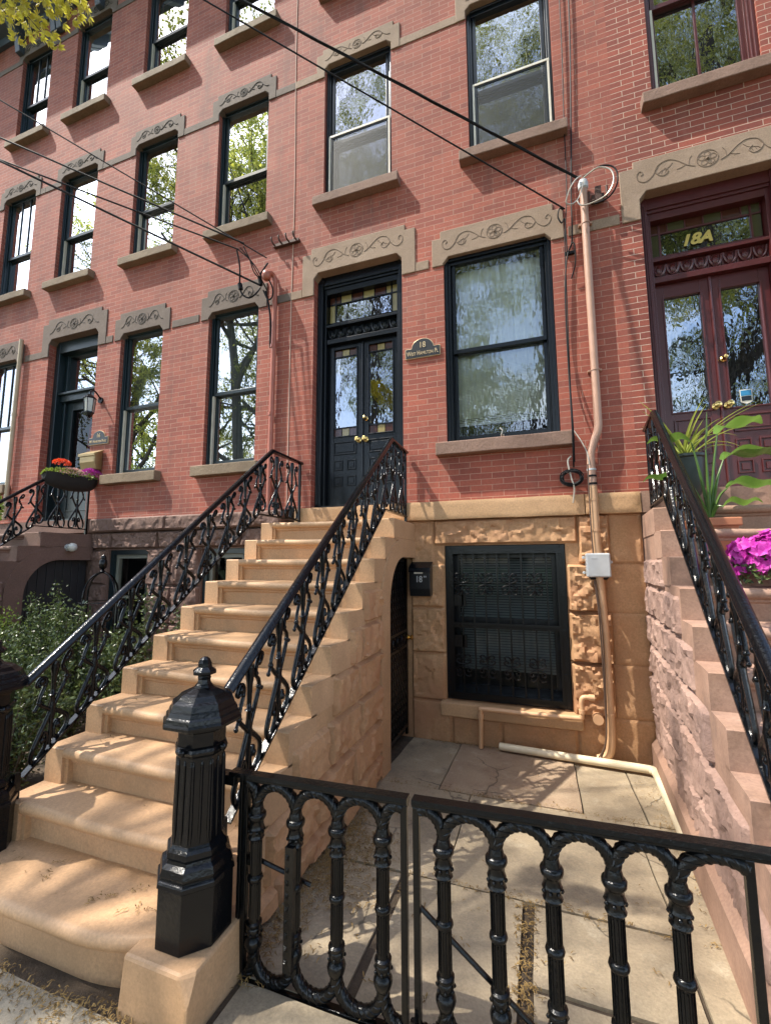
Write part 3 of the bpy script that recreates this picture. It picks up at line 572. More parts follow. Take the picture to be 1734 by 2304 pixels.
def motif(mb, cx, cz, s, y):
    for sx_ in (-1, 1):
        for sz_ in (-1, 1):
            p = [(0,.15),(.55,.28),(.95,.62),(.80,.98),(.45,.86),(.55,.62)]; q = [(.0,.75),(.2,1.1),(.5,1.35),(.85,1.25),(.8,1.02)]
            mb.tube([(cx+sx_*a*s, y, cz+sz_*b*s*.8) for a, b in smooth_path(p, 4)], .0075, 6)
            mb.tube([(cx+sx_*a*s, y, cz+sz_*b*s) for a, b in smooth_path(q, 4)], .0075, 6)
    mb.box(cx-.013, cx+.013, y-.008, y+.01, cz+s*.62, cz+s*.8); mb.box(cx-.013, cx+.013, y-.008, y+.01, cz-s*.8, cz-s*.62)
for k in range(4):
    for zc in (1.45, .70): motif(G, 1.575+.925*(k*2+.75)/(nb+.5), zc, .072, -.026)
G.box(1.56, 2.515, -.01, .005, 1.455, 1.463)
for zz in (.62, 1.0, 1.35): G.box(2.522, 2.556, -.032, -.01, zz, zz+.06)
for zz in (.86, 1.24): G.box(1.575, 1.69, -.012, .004, zz, zz+.11)
G.build("security_grille", IRON, BW, bevel=.0015)
# teal house basement
f6 = MB(); wall_holes(f6, -4.95, -.16, -.1, 2.08, [(-3.03,-2.33,.5,1.83),(-1.49,-.85,.5,1.83)], .03, .3)
sd0 = 60; rowz = [(-.05,.45),(.455,.92),(.925,1.38),(1.385,1.84)]
for (za, zb_) in rowz:
    for (xa_, xb_) in ((-3.30,-3.04),(-2.32,-1.92),(-1.915,-1.5),(-.84,-.17)):
        rough_block(f6, (xa_,.02,za), UX, VZ, NY, xb_-xa_-.006, zb_-za-.005, .07, sd0, freq=7); sd0 += 1.7
for (xa_, xb_) in ((-3.3,-2.92),(-2.915,-2.14),(-2.135,-1.6),(-1.595,-.9),(-.895,-.17)):
    rough_block(f6, (xa_,.015,1.845), UX, VZ, NY, xb_-xa_-.006, .215, .085, sd0, freq=8); sd0 += 1.7
for (xa_, xb_) in ((-3.3,-2.0),(-1.995,-.34)):
    rough_block(f6, (xa_,-.05,2.068), UX, VZ, NY, xb_-xa_-.004, .18, .05, sd0, None, None, .015, .3, 8); sd0 += 1.7
f6.build("foundation", BROWN, h16, True, 0, 24)
for (xa_, xb_) in ((-3.03,-2.33),(-1.49,-.85)):
    B = MB().ring(xa_, xb_, .5, 1.83, .06, .06, .2); W_ = B.build("basement_window", TEAL, h16)
    MB().ring(xa_+.06, xb_-.06, .56, 1.77, .05, .1, .15).build("window_sash", GREYSASH, W_); MB().box(xa_+.11, xb_-.11, .11, .13, 1.2, 1.235).build("sash_bar", GREYSASH, W_)
    MB().add([(xa_+.1,.14,.6),(xb_-.1,.14,.6),(xb_-.1,.14,1.73),(xa_+.1,.14,1.73)], [(0,1,2,3)]).build("window_pane", GLB, W_)
MB().box(-9.6, -4.953, .02, .2, -.1, 2.255).build("foundation", BROWN, h14); MB().box(-4.948, -3.302, -.05, .2, 2.07, 2.252).build("water_table", BROWN_S, h16)
MB().box(3.202, 6.4, .02, .2, -.1, 2.08).build("foundation", PINK, h18a); MB().box(3.202, 6.4, -.05, .1, 2.07, 2.252).build("water_table", PINK_S, h18a)

# ------------------------------------------------------------------ stoops
ZS = [2.04,1.863,1.685,1.51,1.335,1.165,.998,.84,.685,.51,.34]
YN = [-.66,-.90,-1.14,-1.38,-1.62,-1.855,-2.08,-2.30,-2.51,-2.70,-2.97]
def stoop(ox, shear, m_step, m_wall, m_rough, label, arch, sideR=1.185, wallside=1, low=None, cat="stoop"):
    T = lambda p: (p[0]+ox+shear*p[1], p[1], p[2])
    root = empty("front_stoop", T((.5,-1.4,0)), label, cat, "stone stoops up to the front doors")
    XL, XR = -.17, sideR+.003; bull = []
    for L in range(11):
        z = ZS[L]; y = YN[L]; yb = 0.0 if L == 0 else YN[L-1]+.06; zl = ZS[L+1] if L < 10 else .10
        s = MB(T); e = .125
        prof = [(yb,z),(y+.03,z)]+[(y+.028-.028*math.sin(q)*1.0, z-.028+.028*math.cos(q)) for q in [math.pi*k/8 for k in range(1,8)]]+[(y+.028,z-.056),(y+.034,z-.062),(y+.036,z-.075),(y+.048,z-.084),(y+.05,zl-.01),(yb,zl-.01)]
        if L < 10:
            n_ = 22; k_ = len(prof); vs_ = []
            for i_ in range(n_+1):
                x_ = XL+e+(XR-XL-2*e)*i_/n_; wear = .007*math.exp(-((x_-.5)/.33)**2)
                for (py_, pz_) in prof:
                    q_ = Vector((x_*7, py_*9+L*3, pz_*9)); fr = 1 if py_ < yb-.05 else 0
                    vs_.append((x_, py_+fr*(noise.noise(q_)*.0035+noise.noise(q_*4)*.0016), pz_+fr*(noise.noise(q_+Vector((7,0,0)))*.003-(wear if pz_ > z-.06 else 0))))
            s.add(vs_, [(i_*k_+j_, i_*k_+(j_+1) % k_, (i_+1)*k_+(j_+1) % k_, (i_+1)*k_+j_) for i_ in range(n_) for j_ in range(k_)]+[tuple(range(k_)), tuple(range(n_*k_,(n_+1)*k_))])
            s.prism([(yb,z-.0015),(y+.012,z-.0015),(y+.004,z-.008),(y+.004,zl-.01),(yb,zl-.01)], 'x', XL, XL+e); s.prism([(yb,z-.0015),(y+.012,z-.0015),(y+.004,z-.008),(y+.004,zl-.01),(yb,zl-.01)], 'x', XR-e, XR)
        else:
            n = 26; xs = [-.06+(1.13)*i/n for i in range(n+1)]; k = len(prof); vs = []
            for x in xs:
                u = (x-.5)/.56; dy = .20*max(0,abs(u)-.35)**2
                for (py, pz) in prof: vs.append((x, py+(dy if py < yb-.01 else 0), pz))
            s.add(vs, [(i*k+j, i*k+(j+1) % k, (i+1)*k+(j+1) % k, (i+1)*k+j) for i in range(n) for j in range(k)]+[tuple(range(k))[::-1], tuple(range(n*k,(n+1)*k))])
        s.build("step", m_step, root, True, 0, 28)
    # flank walls
    def outline(with_arch, dy=.02):
        P = [(-2.62,-.05)]
        for L in range(9,-1,-1): P += [(YN[L]+dy, ZS[L+1]-.03 if L < 10 else 0), (YN[L]+dy, ZS[L]-.02)]
        P += [(.015, 2.02)]
        if with_arch:
            P += [(.015,1.70),(-.42,1.70)]+[(-.42-.38*math.sin(q), 1.28+.42*math.cos(q)) for q in [math.pi/2*k/10 for k in range(1,11)]]+[(-.80,-.05)]
        else: P += [(.015,-.05)]
        return P
    Wm = MB(T); Wm.prism(outline(arch), 'x', sideR-.16, sideR-.004); Wm.prism(outline(False), 'x', XL+.006, XL+.15)
    Wm.build("flank_wall", m_wall, root)
    rb = MB(T); seed = ox*3+20; sx_ = sideR if wallside > 0 else XL; N = (wallside,0,0); ystart = -1.0 if arch else -.02
    zrow = [(.0,.24),(.245,.49),(.495,.74),(.745,.985),(.99,1.225),(1.23,1.46),(1.465,1.67)]
    if low: zrow = zrow[1:]
    for r, (za, zb_) in enumerate(zrow):
        # front end of this course: below the step whose underside clears it
        ymin = -2.60
        for L in range(1, 11):
            if ZS[L] - .03 < zb_: ymin = YN[L-1]+.03; break
        a = ystart
        while a > ymin+.08:
            ln = rnd.uniform(.42,.75); b = max(a-ln, ymin)
            if b-ymin < .15: b = ymin
            za_ = max(za, gz((a+b)/2)+.0)
            if zb_-za_ > .06:
                if wallside > 0: rough_block(rb, (sx_-.006, a, za_+.004), (0,-1,0), (0,0,1), N, a-b-.006, zb_-za_-.006, .065 if not low else .06, seed, freq=7 if not low else 10)
                else: rough_block(rb, (sx_+.006, a, za_+.004), (0,-1,0), (0,0,1), N, a-b-.006, zb_-za_-.006, .05, seed, freq=10)
            seed += 1.9; a = b
    rb.build("rustic_stonework", m_rough, root, True, 0, 24)
    if low:
        pl = MB(T); n = 12; yy = [-.02-2.5*i/n for i in range(n+1)]
        pr = [(XL-.05,-.05),(XL-.05,.19),(XL+.005,.255),(XL+.02,.255),(XL+.02,-.05)]
        vs = [(px, y, pz+gz(y)) for y in yy for px, pz in pr]; k = 5
        pl.add(vs, [(i*k+j, i*k+(j+1) % k, (i+1)*k+(j+1) % k, (i+1)*k+j) for i in range(n) for j in range(k)]+[tuple(range(k)), tuple(range(n*k,(n+1)*k))[::-1]]); pl.build("base_plinth", m_step, root, bevel=.006)
    if arch:
        tr = MB(T); ins = [(-.80,-.02),(-.80,1.28)]+[(-.42-.38*math.cos(q), 1.28+.42*math.sin(q)) for q in [math.pi/2*k/12 for k in range(1,13)]]+[(.0,1.70)]
        out = [(-1.0,-.02),(-1.0,1.30)]+[(-.44-.56*math.cos(q), 1.30+.56*math.sin(q)) for q in [math.pi/2*k/12 for k in range(1,13)]]+[(.0,1.86)]
        n = len(ins); vs = [(sideR-.10,a,b) for a,b in ins]+[(sideR+.012,a,b) for a,b in ins]+[(sideR+.012,a,b) for a,b in out]+[(sideR-.10,a,b) for a,b in out]
        tr.add(vs, [(k*n+i,k*n+i+1,(k+1)*n+i+1,(k+1)*n+i) for k in range(3) for i in range(n-1)]); tr.build("arch_surround", m_step, root, True, 0, 35)
        ck = MB(T).box(sideR-.3, sideR+.006, -.66, .012, 1.868, 2.035); ck.build("landing_block", m_step, root, bevel=.006)
    return root, T
s18, T18_ = stoop(0, 0, TAN_STEP, TAN, TAN_WALL, "tan painted stone stoop climbing to the black double doors", True)
s16, T16_ = stoop(-4.485, 0, BROWN_S, BROWN_S, BROWN, "dark brownstone stoop at the left edge, with a round light above its arch", True)
s18a, T18A_ = stoop(3.375, .085, PINK_S, PINK_S, PINK, "pinkish sandstone stoop on the right, holding the potted plants", False, wallside=-1, low=True)
# pedestal under the newel post
def chipped(mb, x0, x1, y0, y1, z0, z1, c):
    mb.add([(x0,y0,z0),(x1,y0,z0),(x1,y1,z0),(x0,y1,z0),(x0+.012,y0+.012,z1),(x1-c,y0+.01,z1),(x1-.01,y0+c,z1-.002),(x1-.012,y1-.012,z1),(x0+.012,y1-.012,z1),(x1,y0,z1-c*1.6)],
           [(0,3,2,1),(0,1,9,5,4),(1,2,7,6,9),(5,9,6),(2,3,8,7),(3,0,4,8),(4,5,6,7,8)])
pb = MB(); chipped(pb, .962, 1.262, -2.985, -2.64, .10, .335, .05); pb.build("newel_pedestal", TAN_STEP, s18, bevel=.012)
pb = MB(); chipped(pb, -.26, .04, -2.985, -2.64, .10, .335, .04); pb.build("newel_pedestal", TAN_STEP, s18, bevel=.012)
# iron door under the tan stoop
g = MB(); xg = 1.10; g.box(xg-.012, xg+.012, -.775, -.74, .05, 1.35); g.box(xg-.012, xg+.012, -.05, -.012, .03, 1.69)
for za, zb_ in ((.10,.13),(.84,.865),(.985,1.01)): g.box(xg-.01, xg+.01, -.745, -.045, za, zb_)
for k in range(11):
    yy = -.70+.062*k; top = 1.66 if yy > -.44 else 1.26+.42*math.sqrt(max(0, 1-((yy+.42)/.38)**2))-.03
    pts = [(xg+.004*math.cos(t*2.2), yy+.004*math.sin(t*2.2), .12+(top-.12)*t/60) for t in range(61)]; g.tube(pts, .0085, 4)
for k in range(5): motif(g, 0, 0, .0, 9) if False else g.tube([(xg+.012, -.70+.13*k+.045*math.cos(q), .925+.045*math.sin(q)) for q in [math.pi*2*j/12 for j in range(13)]], .005, 5)
gp = MB().box(xg-.045, xg-.03, -.78, -.0, .03, 1.70)  # opaque near-black sheet, painted darkness of the void behind the bars
GD = g.build("gate_door", IRON, s18, True, 0, 30); gp.build("void_backing", plain("void_shade", (.012,.012,.012,1), .7), GD)
kb_ = MB().tube([(xg+.0,-.055,.93),(xg+.03,-.055,.93),(xg+.04,-.055,.93),(xg+.065,-.055,.93),(xg+.075,-.055,.93)], [.028,.028,.014,.028,.012], 12); kb_.build("door_knob", BRASS, GD, True)
# plank door under the brownstone stoop
g = MB()
for k in range(8): g.box(-3.42, -3.39, -.80+.1*k+.003, -.70+.1*k-.003, .0, 1.70)
g.build("cellar_door", plain("black_planks", (.018,.018,.02,1), .6), s16, bevel=.004)

# ------------------------------------------------------------------ iron railings
def panel(mb, f, th=1.12):
    # f(u,v) -> point ; u -1..1 across, v 0..1 up
    def tb(pts, r0, r1, n=6): 
        q = smooth_path(pts, 5); k = len(q); mb.tube([f(*p) for p in q], [r0+(r1-r0)*i/(k-1) for i in range(k)], n)
    for s in (-1, 1):
        S = lambda L: [(s*a, b) for a, b in L]
        tb(S([(.10,.44),(.42,.545),(.66,.64),(.60,.72),(.40,.80),(.46,.88),(.72,.93),(.86,.885),(.72,.845),(.60,.87)]), .0095*th, .0075*th)
        tb(S([(-.10,.46),(.16,.37),(.60,.23),(.86,.12),(.80,.03),(.52,.003),(.24,.05),(.16,.15),(.26,.22),(.40,.19),(.36,.14)]), .012*th, .007*th)
        for (a, b, r) in ((.66,.645,.013),(.60,.87,.015),(.36,.155,.015),(.84,.60,.010),(.44,.80,.011)): mb.ball(f(s*a, b), r*th, 7, 4)
        tb(S([(.66,.64),(.78,.62),(.86,.595)]), .007*th, .007*th)
    q = [(0,.97),(0,.90),(0,.80),(0,.66),(0,.60),(0,.585),(0,.57),(0,.50),(0,.42),(0,.25),(0,.02)]
    mb.tube([f(*p) for p in q], [.016*th,.020*th,.013*th,.010*th,.010*th,.019*th,.010*th,.011*th,.017*th,.010*th,.009*th], 7)
HR = [(-.026,-.004),(-.028,.006),(-.023,.011),(-.022,.017),(-.013,.025),(0,.028),(.013,.025),(.022,.017),(.023,.011),(.028,.006),(.026,-.004),(.012,-.009),(-.012,-.009)]
def railing(label, xr, T, ytop=-.51, ytoe=-2.66, zt=2.775, zl=1.118, zb_top=2.11, zb_low=.60, ywall=-.03, npan=9, ncut=0, group="wrought iron stoop railings", yback=None):
    rt = empty("stair_railing", T((xr,-1.3,1.2)), label, "railing", group); sl = (zt-zl)/(ytop-ytoe)
    yb_ = ytop-.20
    MB(T).sweep([(xr,ytoe,zl),(xr,ytop,zt),(xr,ywall,zt-.004)], HR, (1,0,0)).build("handrail", IRON, rt, True, 0, 50)
    low = [(xr,ytoe+.02,zb_low),(xr,yb_,zb_top),(xr,ywall-.03,zb_top)]
    MB(T).sweep(low, [(-.018,-.006),(-.018,.006),(.018,.006),(.018,-.006)], (1,0,0)).build("bottom_rail", IRON, rt)
    MB(T).box(xr-.012, xr+.012, ywall-.045, ywall-.02, 2.04, zt-.01).build("rail_post", IRON, rt); ft = MB(T); ft.box(xr-.01, xr+.01, ytoe-.015, ytoe+.012, .34, zb_low+.03); ft.build("rail_foot", IRON, rt)
    zbot = lambda y: zb_low+(zb_top-zb_low)*(y-ytoe-.02)/(yb_-ytoe-.02) if y < yb_ else zb_top
    ztop = lambda y: zl+sl*(y-ytoe) if y < ytop else zt
    span = (ytop-.08)-(ytoe+.02); pw = span/npan
    cy = [(ytoe+.03+pw*(k+.5), pw) for k in range(npan)]; ww = (ywall-.05-(ytop-.06))/2; cy += [(ytop-.06+ww*(k+.5), ww) for k in range(2)]
    for k, (yc, pw_) in enumerate(cy):
        slope = sl if k < npan else 0
        z0c = zbot(yc)+.006; z1c = ztop(yc)-.012; p = MB(T); hw = pw_*.45
        if k == npan-1: slope = sl*.75
        panel(p, lambda u, v: (xr, yc+u*hw, z0c+v*(z1c-z0c)+slope*u*hw)); p.build("scroll_baluster", IRON, rt, True, 0, 60)
    return rt
railing("black scrolled iron railing on the tan stoop's right side, ending behind the octagonal newel post", 1.115, T18_)
railing("black scrolled iron railing on the left side of the tan stoop, beside the shrubs", -.105, T18_, -.60, -2.68, 2.755, 1.045, 2.11, .60)
railing("black scrolled iron railing at the left edge, carrying the flower trough", 1.115, T16_)
railing("black scrolled iron railing on the right stoop, in front of the potted plants", -.095, T18A_, -.50, -2.66, 2.78, 1.06, 2.11, .56)
def newel(cx, cy, label, z0=.335):
    rt = empty("newel_post", (cx,cy,z0), label, "newel post", "octagonal iron newel posts at the foot of the tan stoop"); a8 = math.pi/8; c = (cx,cy,0)
    MB().lathe([(.135,z0),(.135,.525),(.140,.53),(.138,.545),(.127,.55),(.131,.565),(.125,.585),(.108,.595),(.105,.605),(.110,.615),(.108,.632),(.098,.64),(.092,.65)], c, 8, a8).build("base", IRON, rt, False, .003)
    sh = MB().lathe([(.091,.64),(.087,.945),(.095,.955),(.099,.965),(.095,.975),(.088,.98)], c, 8, a8)
    for k in range(8):
        a = k*math.pi/4; ca, sa = math.cos(a), math.sin(a)
        for off in (-.029,0,.029):
            pts = [(cx+ca*(r_)-sa*off, cy+sa*(r_)+ca*off, z) for r_, z in ((.0838,.655),(.0835,.70),(.0808,.92),(.0805,.935))]; sh.tube(pts, [.003,.0062,.0062,.003], 6)
    sh.build("shaft", IRON, rt, False, .002)
    MB().lathe([(.090,.98),(.090,1.03),(.098,1.036),(.098,1.046),(.115,1.05),(.137,1.052),(.147,1.055),(.148,1.066),(.141,1.074),(.138,1.088),(.131,1.094),(.126,1.108),(.121,1.114),(.115,1.134),(.100,1.142),(.084,1.158),(.062,1.168),(.038,1.178),(.028,1.19)], c, 8, a8).build("cap", IRON, rt, False, .003)
    MB().lathe([(.028,1.185),(.023,1.205),(.026,1.212),(.023,1.218),(.027,1.222),(.044,1.226),(.045,1.238),(.036,1.245),(.027,1.252),(.026,1.266),(.020,1.280),(.010,1.288),(.002,1.290)], c, 8, a8).build("finial", IRON, rt, False, .002)
    for a in (0, math.pi/2, math.pi, -math.pi/2): MB().ball((cx+.100*math.cos(a), cy+.100*math.sin(a), .97), .015).build("bolt_head", IRON, rt, True)
newel(1.112, -2.80, "octagonal black iron newel post standing on a tan pedestal beside the gate")
newel(-.15, -2.80, "octagonal black iron newel post cut off by the left edge")

# ------------------------------------------------------------------ gates
SLP = .03
def gate(label, xa, xb, cols, rex, brace):
    gy = -2.71; dz = lambda x: SLP*(x-1.25)*.9
    T = lambda p: (p[0], p[1], p[2]+dz(p[0])); rt = empty("iron_gate", (xa, gy, .12), label, "gate", "pair of cast iron yard gates")
    tr = MB(T).sweep([(xa-.012,gy,.832),(xb+rex,gy,.832)], [(-.020,-.014),(-.022,.0),(-.017,.004),(-.017,.009),(-.010,.011),(-.008,.017),(.008,.017),(.010,.011),(.017,.009),(.017,.004),(.022,.0),(.020,-.014)], (0,1,0)); tr.build("top_rail", IRON_G, rt, True, 0, 30)
    br = MB(T).box(xa, xb, gy-.014, gy+.014, .115, .138); br.build("bottom_rail", IRON_G, rt, False, .003)
    for x in (xa, xb): MB(T).box(x-.011, x+.011, gy-.012, gy+.012, .11, .82).build("gate_stile", IRON_G, rt, False, .003)
    pr = [(.020,.235),(.026,.243),(.031,.256),(.033,.268),(.029,.28),(.022,.287),(.026,.30),(.029,.31),(.025,.318),(.029,.324),(.029,.332),(.021,.337),(.0205,.345),(.0195,.47),(.026,.474),(.029,.482),(.026,.491),(.0195,.495),(.020,.615),(.027,.618),(.030,.624),(.026,.632),(.025,.645),(.030,.656),(.026,.664),(.0255,.676),(.027,.684),(.032,.689),(.0345,.695),(.0345,.706),(.030,.711),(.026,.713),(.0245,.722),(.021,.735)]
    for i, x in enumerate(cols):
        cb = MB(T).lathe(pr, (x,gy,0), 14)
        for k in range(7): a = k*2*math.pi/7; cb.ball((x+.027*math.cos(a), gy+.027*math.sin(a), .645), .007, 6, 4); cb.ball((x+.028*math.cos(a+.4), gy+.028*math.sin(a+.4), .30), .006, 6, 4)
        for k in range(12): a = k*2*math.pi/12; cb.tube([(x+.020*math.cos(a), gy+.020*math.sin(a), .35), (x+.0195*math.cos(a), gy+.0195*math.sin(a), .465)], .0028, 4); cb.tube([(x+.020*math.cos(a), gy+.020*math.sin(a), .50), (x+.020*math.cos(a), gy+.020*math.sin(a), .61)], .0028, 4)
        cb.build("baluster", IRON_G, rt, True, 0, 45)
    allx = [xa-.03]+list(cols)+[xb+.03]
    def rope(x0, x1, up):
        a0, a1 = 0, math.pi
        half = (x1-x0)/2; cx = (x0+x1)/2; n = 18; pts = []; rr = []
        for k in range(n+1):
            q = math.pi*k/n; px = cx-half*math.cos(q); pz = (.725+.088*math.sin(q)) if up else (.24-.088*math.sin(q))
            if px < xa+.005 or px > xb-.005: continue
            pts.append((px, gy, pz)); rr.append(.0195)
        ar = MB(T); ar.tube(pts, rr, 8)
        for ph in (0, 1.57, 3.14, 4.71):      # cable moulding wound round the arch
            tw = []
            for k in range(len(pts)*3-2):
                i0 = k//3; t = (k % 3)/3; p = Vector(pts[i0]).lerp(Vector(pts[min(i0+1,len(pts)-1)]), t); d = (Vector(pts[min(i0+1,len(pts)-1)])-Vector(pts[max(i0-1,0)])).normalized()
                n1 = Vector((0,1,0)); n2 = d.cross(n1); q = ph+k*.32; tw.append(p+(n1*math.cos(q)+n2*math.sin(q))*.0178)
            if len(tw) > 2: ar.tube(tw, .0036, 5)
        return ar
    for x0, x1 in zip(allx[:-1], allx[1:]):
        rope(x0, x1, True).build("arch", IRON_G, rt, True, 0, 60); rope(x0, x1, False).build("lower_arch", IRON_G, rt, True, 0, 60)
    MB(T).tube([brace[0], brace[1]], .008, 6).build("brace", IRON_G, rt, True)
    return rt, T
g1, TG = gate("black cast iron gate leaf hung beside the newel post, with four balusters", 1.262, 1.892, [1.308,1.475,1.645,1.815], .015, ((1.262,-2.69,.54),(1.52,-2.67,.47)))
g2, TG2 = gate("black cast iron gate leaf in the foreground right, with five balusters", 1.935, 2.853, [2.025,2.193,2.356,2.525,2.685], .22, ((1.935,-2.69,.50),(2.36,-2.66,.16)))
hp = MB(); hp.box(1.232, 1.247, -2.722, -2.700, .10, .84); hp.box(1.19, 1.25, -2.735, -2.69, .832, .848); hp.box(1.115, 1.22, -2.738, -2.69, .80, .835); hp.box(1.225, 1.29, -2.715, -2.695, .52, .54); hp.build("hinge_post", IRON_G, g1, False, .002)
sp = MB(); sp.box(1.458, 1.492, -2.752, -2.732, .235, .64)
for k in range(9): z = .262+.042*k; sp.lathe([(.010,0),(.0005,.013)], (0,0,0), 4) if False else sp.add([(1.463,-2.7525,z),(1.475,-2.7525,z),(1.475,-2.7525,z+.018),(1.463,-2.7525,z+.018),(1.469,-2.763,z+.009)], [(0,1,4),(1,2,4),(2,3,4),(3,0,4)])
sp.build("latch_guard", IRON_G, g1); MB(TG2).tube([(1.925,-2.735,.20),(1.925,-2.735,.06)], .01, 8).build("drop_bolt", IRON_G, g2)

# ------------------------------------------------------------------ wall fittings
def arch_plaque(cx, z0, wd, h, r, label, lines, y=-.004):
    rt = empty("address_plaque", (cx,y,z0), label, "plaque", "address plaques beside the doors")
    def out(g): 
        P = [(cx-wd/2+g,z0+g),(cx+wd/2-g,z0+g),(cx+wd/2-g,z0+h*.53-g),(cx+r-g*.6,z0+h*.53-g)]
        P += [(cx+(r-g)*math.cos(q), z0+h*.53-g*.5+(h*.47-g*.5)*math.sin(q)) for q in [math.pi*k/14 for k in range(1,14)]]
        return P+[(cx-r+g*.6,z0+h*.53-g),(cx-wd/2+g,z0+h*.53-g)]
    MB().prism(out(0), 'y', y-.012, y+.006).build("border", GILT, rt, False, .002); MB().prism(out(.006), 'y', y-.016, y-.004).build("field", BRONZE, rt)
    for body, size, dz, caps, sx in lines: text(body, size, (cx, y-.0175, z0+dz), GILT, rt, "lettering", 0, depth=.002, caps=caps, sx=sx)
arch_plaque(1.30, 3.785, .375, .212, .12, "bronze plaque reading 18 West Hamilton Pl, between the black doors and the parlour window", [("18", .088, .108, False, .85), ("West Hamilton Pl", .068, .030, True, .66)])
arch_plaque(-3.32, 3.29, .36, .20, .115, "bronze plaque reading 16, above the brass mailbox", [("16", .085, .10, False, .85), ("W. Hamilton Place", .058, .028, True, .70)])
mbx = empty("mailbox", (1.27,0,1.33), "black metal mailbox numbered 18, on the tan basement wall beside the arch", "mailbox")
MB().prism([(-.015,1.33),(-.115,1.33),(-.13,1.40),(-.13,1.60),(-.015,1.655)], 'x', 1.165, 1.37).build("body", plain("black_mailbox", (.010,.011,.012,1), .3), mbx, bevel=.006)
MB().prism([(-.017,1.66),(-.14,1.602),(-.145,1.56),(-.138,1.56),(-.134,1.596),(-.017,1.652)], 'x', 1.16, 1.375).build("lid", BLACK, mbx, bevel=.003)
MB().box(1.215, 1.30, -.1335, -.13, 1.545, 1.58).build("paper_slip", CREAM, mbx); text("18", .085, (1.262,-.133,1.465), GREY, mbx, "number", 0, sx=.8); MB().box(1.31,1.318,-.1335,-.13,1.51,1.525).box(1.325,1.333,-.1335,-.13,1.51,1.525).build("number_mark", GREY, mbx)
mb2 = empty("mailbox", (-3.36,0,2.9), "weathered brass mailbox below the plaque reading 16", "mailbox")
MB().prism([(-.01,2.92),(-.10,2.92),(-.13,3.02),(-.13,3.12),(-.01,3.19)], 'x', -3.50, -3.22).build("body", OLDBRASS, mb2, bevel=.008); MB().prism([(-.01,3.205),(-.145,3.135),(-.145,3.10),(-.138,3.10),(-.01,3.19)], 'x', -3.515, -3.205).build("lid", OLDBRASS, mb2, bevel=.003)
# lantern
ln = empty("wall_lantern", (-3.33,0,3.9), "black carriage lantern with glass panes on the wall right of the teal door", "lantern"); lx, ly = -3.345, -.16
b = MB(); b.tube([(lx,-.0,3.93),(lx,-.02,3.93)], .045, 12); b.tube(smooth_path([(lx,-.01,3.93),(lx,-.05,3.99),(lx,-.11,4.03),(lx,ly,4.0),(lx,ly,3.95)], 5), .011, 7); b.build("bracket", IRON, ln, True)
MB().lathe([(.004,3.995),(.012,3.98),(.012,3.965),(.03,3.955),(.075,3.915),(.082,3.905),(.07,3.90)], (lx,ly,0), 6).build("roof", IRON, ln, False, .002)
c_ = MB().lathe([(.05,3.70),(.06,3.695),(.06,3.71),(.05,3.715)], (lx,ly,0), 6); c_.lathe([(.004,3.60),(.010,3.61),(.012,3.63),(.04,3.66),(.055,3.70)], (lx,ly,0), 6)
for k in range(6): a = k*math.pi/3; c_.tube([(lx+.057*math.cos(a), ly+.057*math.sin(a), 3.70), (lx+.072*math.cos(a), ly+.072*math.sin(a), 3.90)], .005, 5)
c_.build("cage", IRON, ln); MB().lathe([(.052,3.715),(.066,3.895)], (lx,ly,0), 6).build("glass_shade", plain("frosted_glass", (.55,.55,.5,1), .2), ln)
gl_ = empty("globe_light", (-3.30,-.33,1.86), "small white round light on the brownstone flank above the arch", "wall light")
MB().ball((-3.215,-.33,1.86), .055, 14, 9).build("globe", plain("white_globe", (.62,.62,.58,1), .35), gl_, True); MB().tube([(-3.31,-.33,1.86),(-3.27,-.33,1.86)], .045, 14).build("mount", GREY, gl_, True)
# utility box
ub = empty("utility_box", (2.825,0,1.6), "pale grey plastic utility box on the tan wall right of the barred window", "utility box")
MB().box(2.735, 2.92, -.185, -.095, 1.525, 1.725).build("cover", GREY, ub, bevel=.012)
u = MB().box(2.742, 2.913, -.096, -.06, 1.53, 1.72); u.tube([(2.722,-.10,1.69),(2.722,-.08,1.69)], .013, 8); u.tube([(2.722,-.10,1.56),(2.722,-.08,1.56)], .013, 8); u.tube([(2.932,-.12,1.65),(2.932,-.09,1.65)], .013, 8); u.build("back_plate", GREY, ub, bevel=.004)
MB().box(2.775, 2.82, -.1865, -.184, 1.675, 1.685).build("embossed_mark", plain("grey_mark", (.42,.44,.45,1), .5), ub)
MB().tube([(2.76,-.13,1.526),(2.77,-.13,1.512),(2.89,-.13,1.512),(2.90,-.13,1.526)], .010, 8).build("grommet", RUBBER, ub, True)
# service conduit of the tan-basement house
cn_ = empty("service_conduit", (2.87,0,2.5), "salmon painted service conduit running down the brick and tan stone to the yard", "conduit")
up = smooth_path([(2.905,-.05,5.20),(2.905,-.05,4.6),(2.907,-.05,3.6),(2.908,-.05,3.0),(2.903,-.05,2.83),(2.865,-.05,2.72),(2.835,-.06,2.62),(2.828,-.07,2.50),(2.828,-.10,2.30)], 6)
MB().tube(up, .034, 12).build("upper_pipe", PINKPIPE, cn_, True)
MB().tube(smooth_path([(2.828,-.10,2.31),(2.83,-.115,1.9),(2.834,-.12,1.55),(2.85,-.125,1.1),(2.852,-.125,.5),(2.848,-.12,.2),(2.82,-.11,.09),(2.75,-.10,.05)], 6), .034, 12).build("lower_pipe", TANPIPE, cn_, True)
MB().lathe([(.034,0),(.044,.01),(.046,.06),(.036,.09),(.01,.10)], (2.905,-.05,5.18), 12).build("weatherhead", GREY, cn_, True)
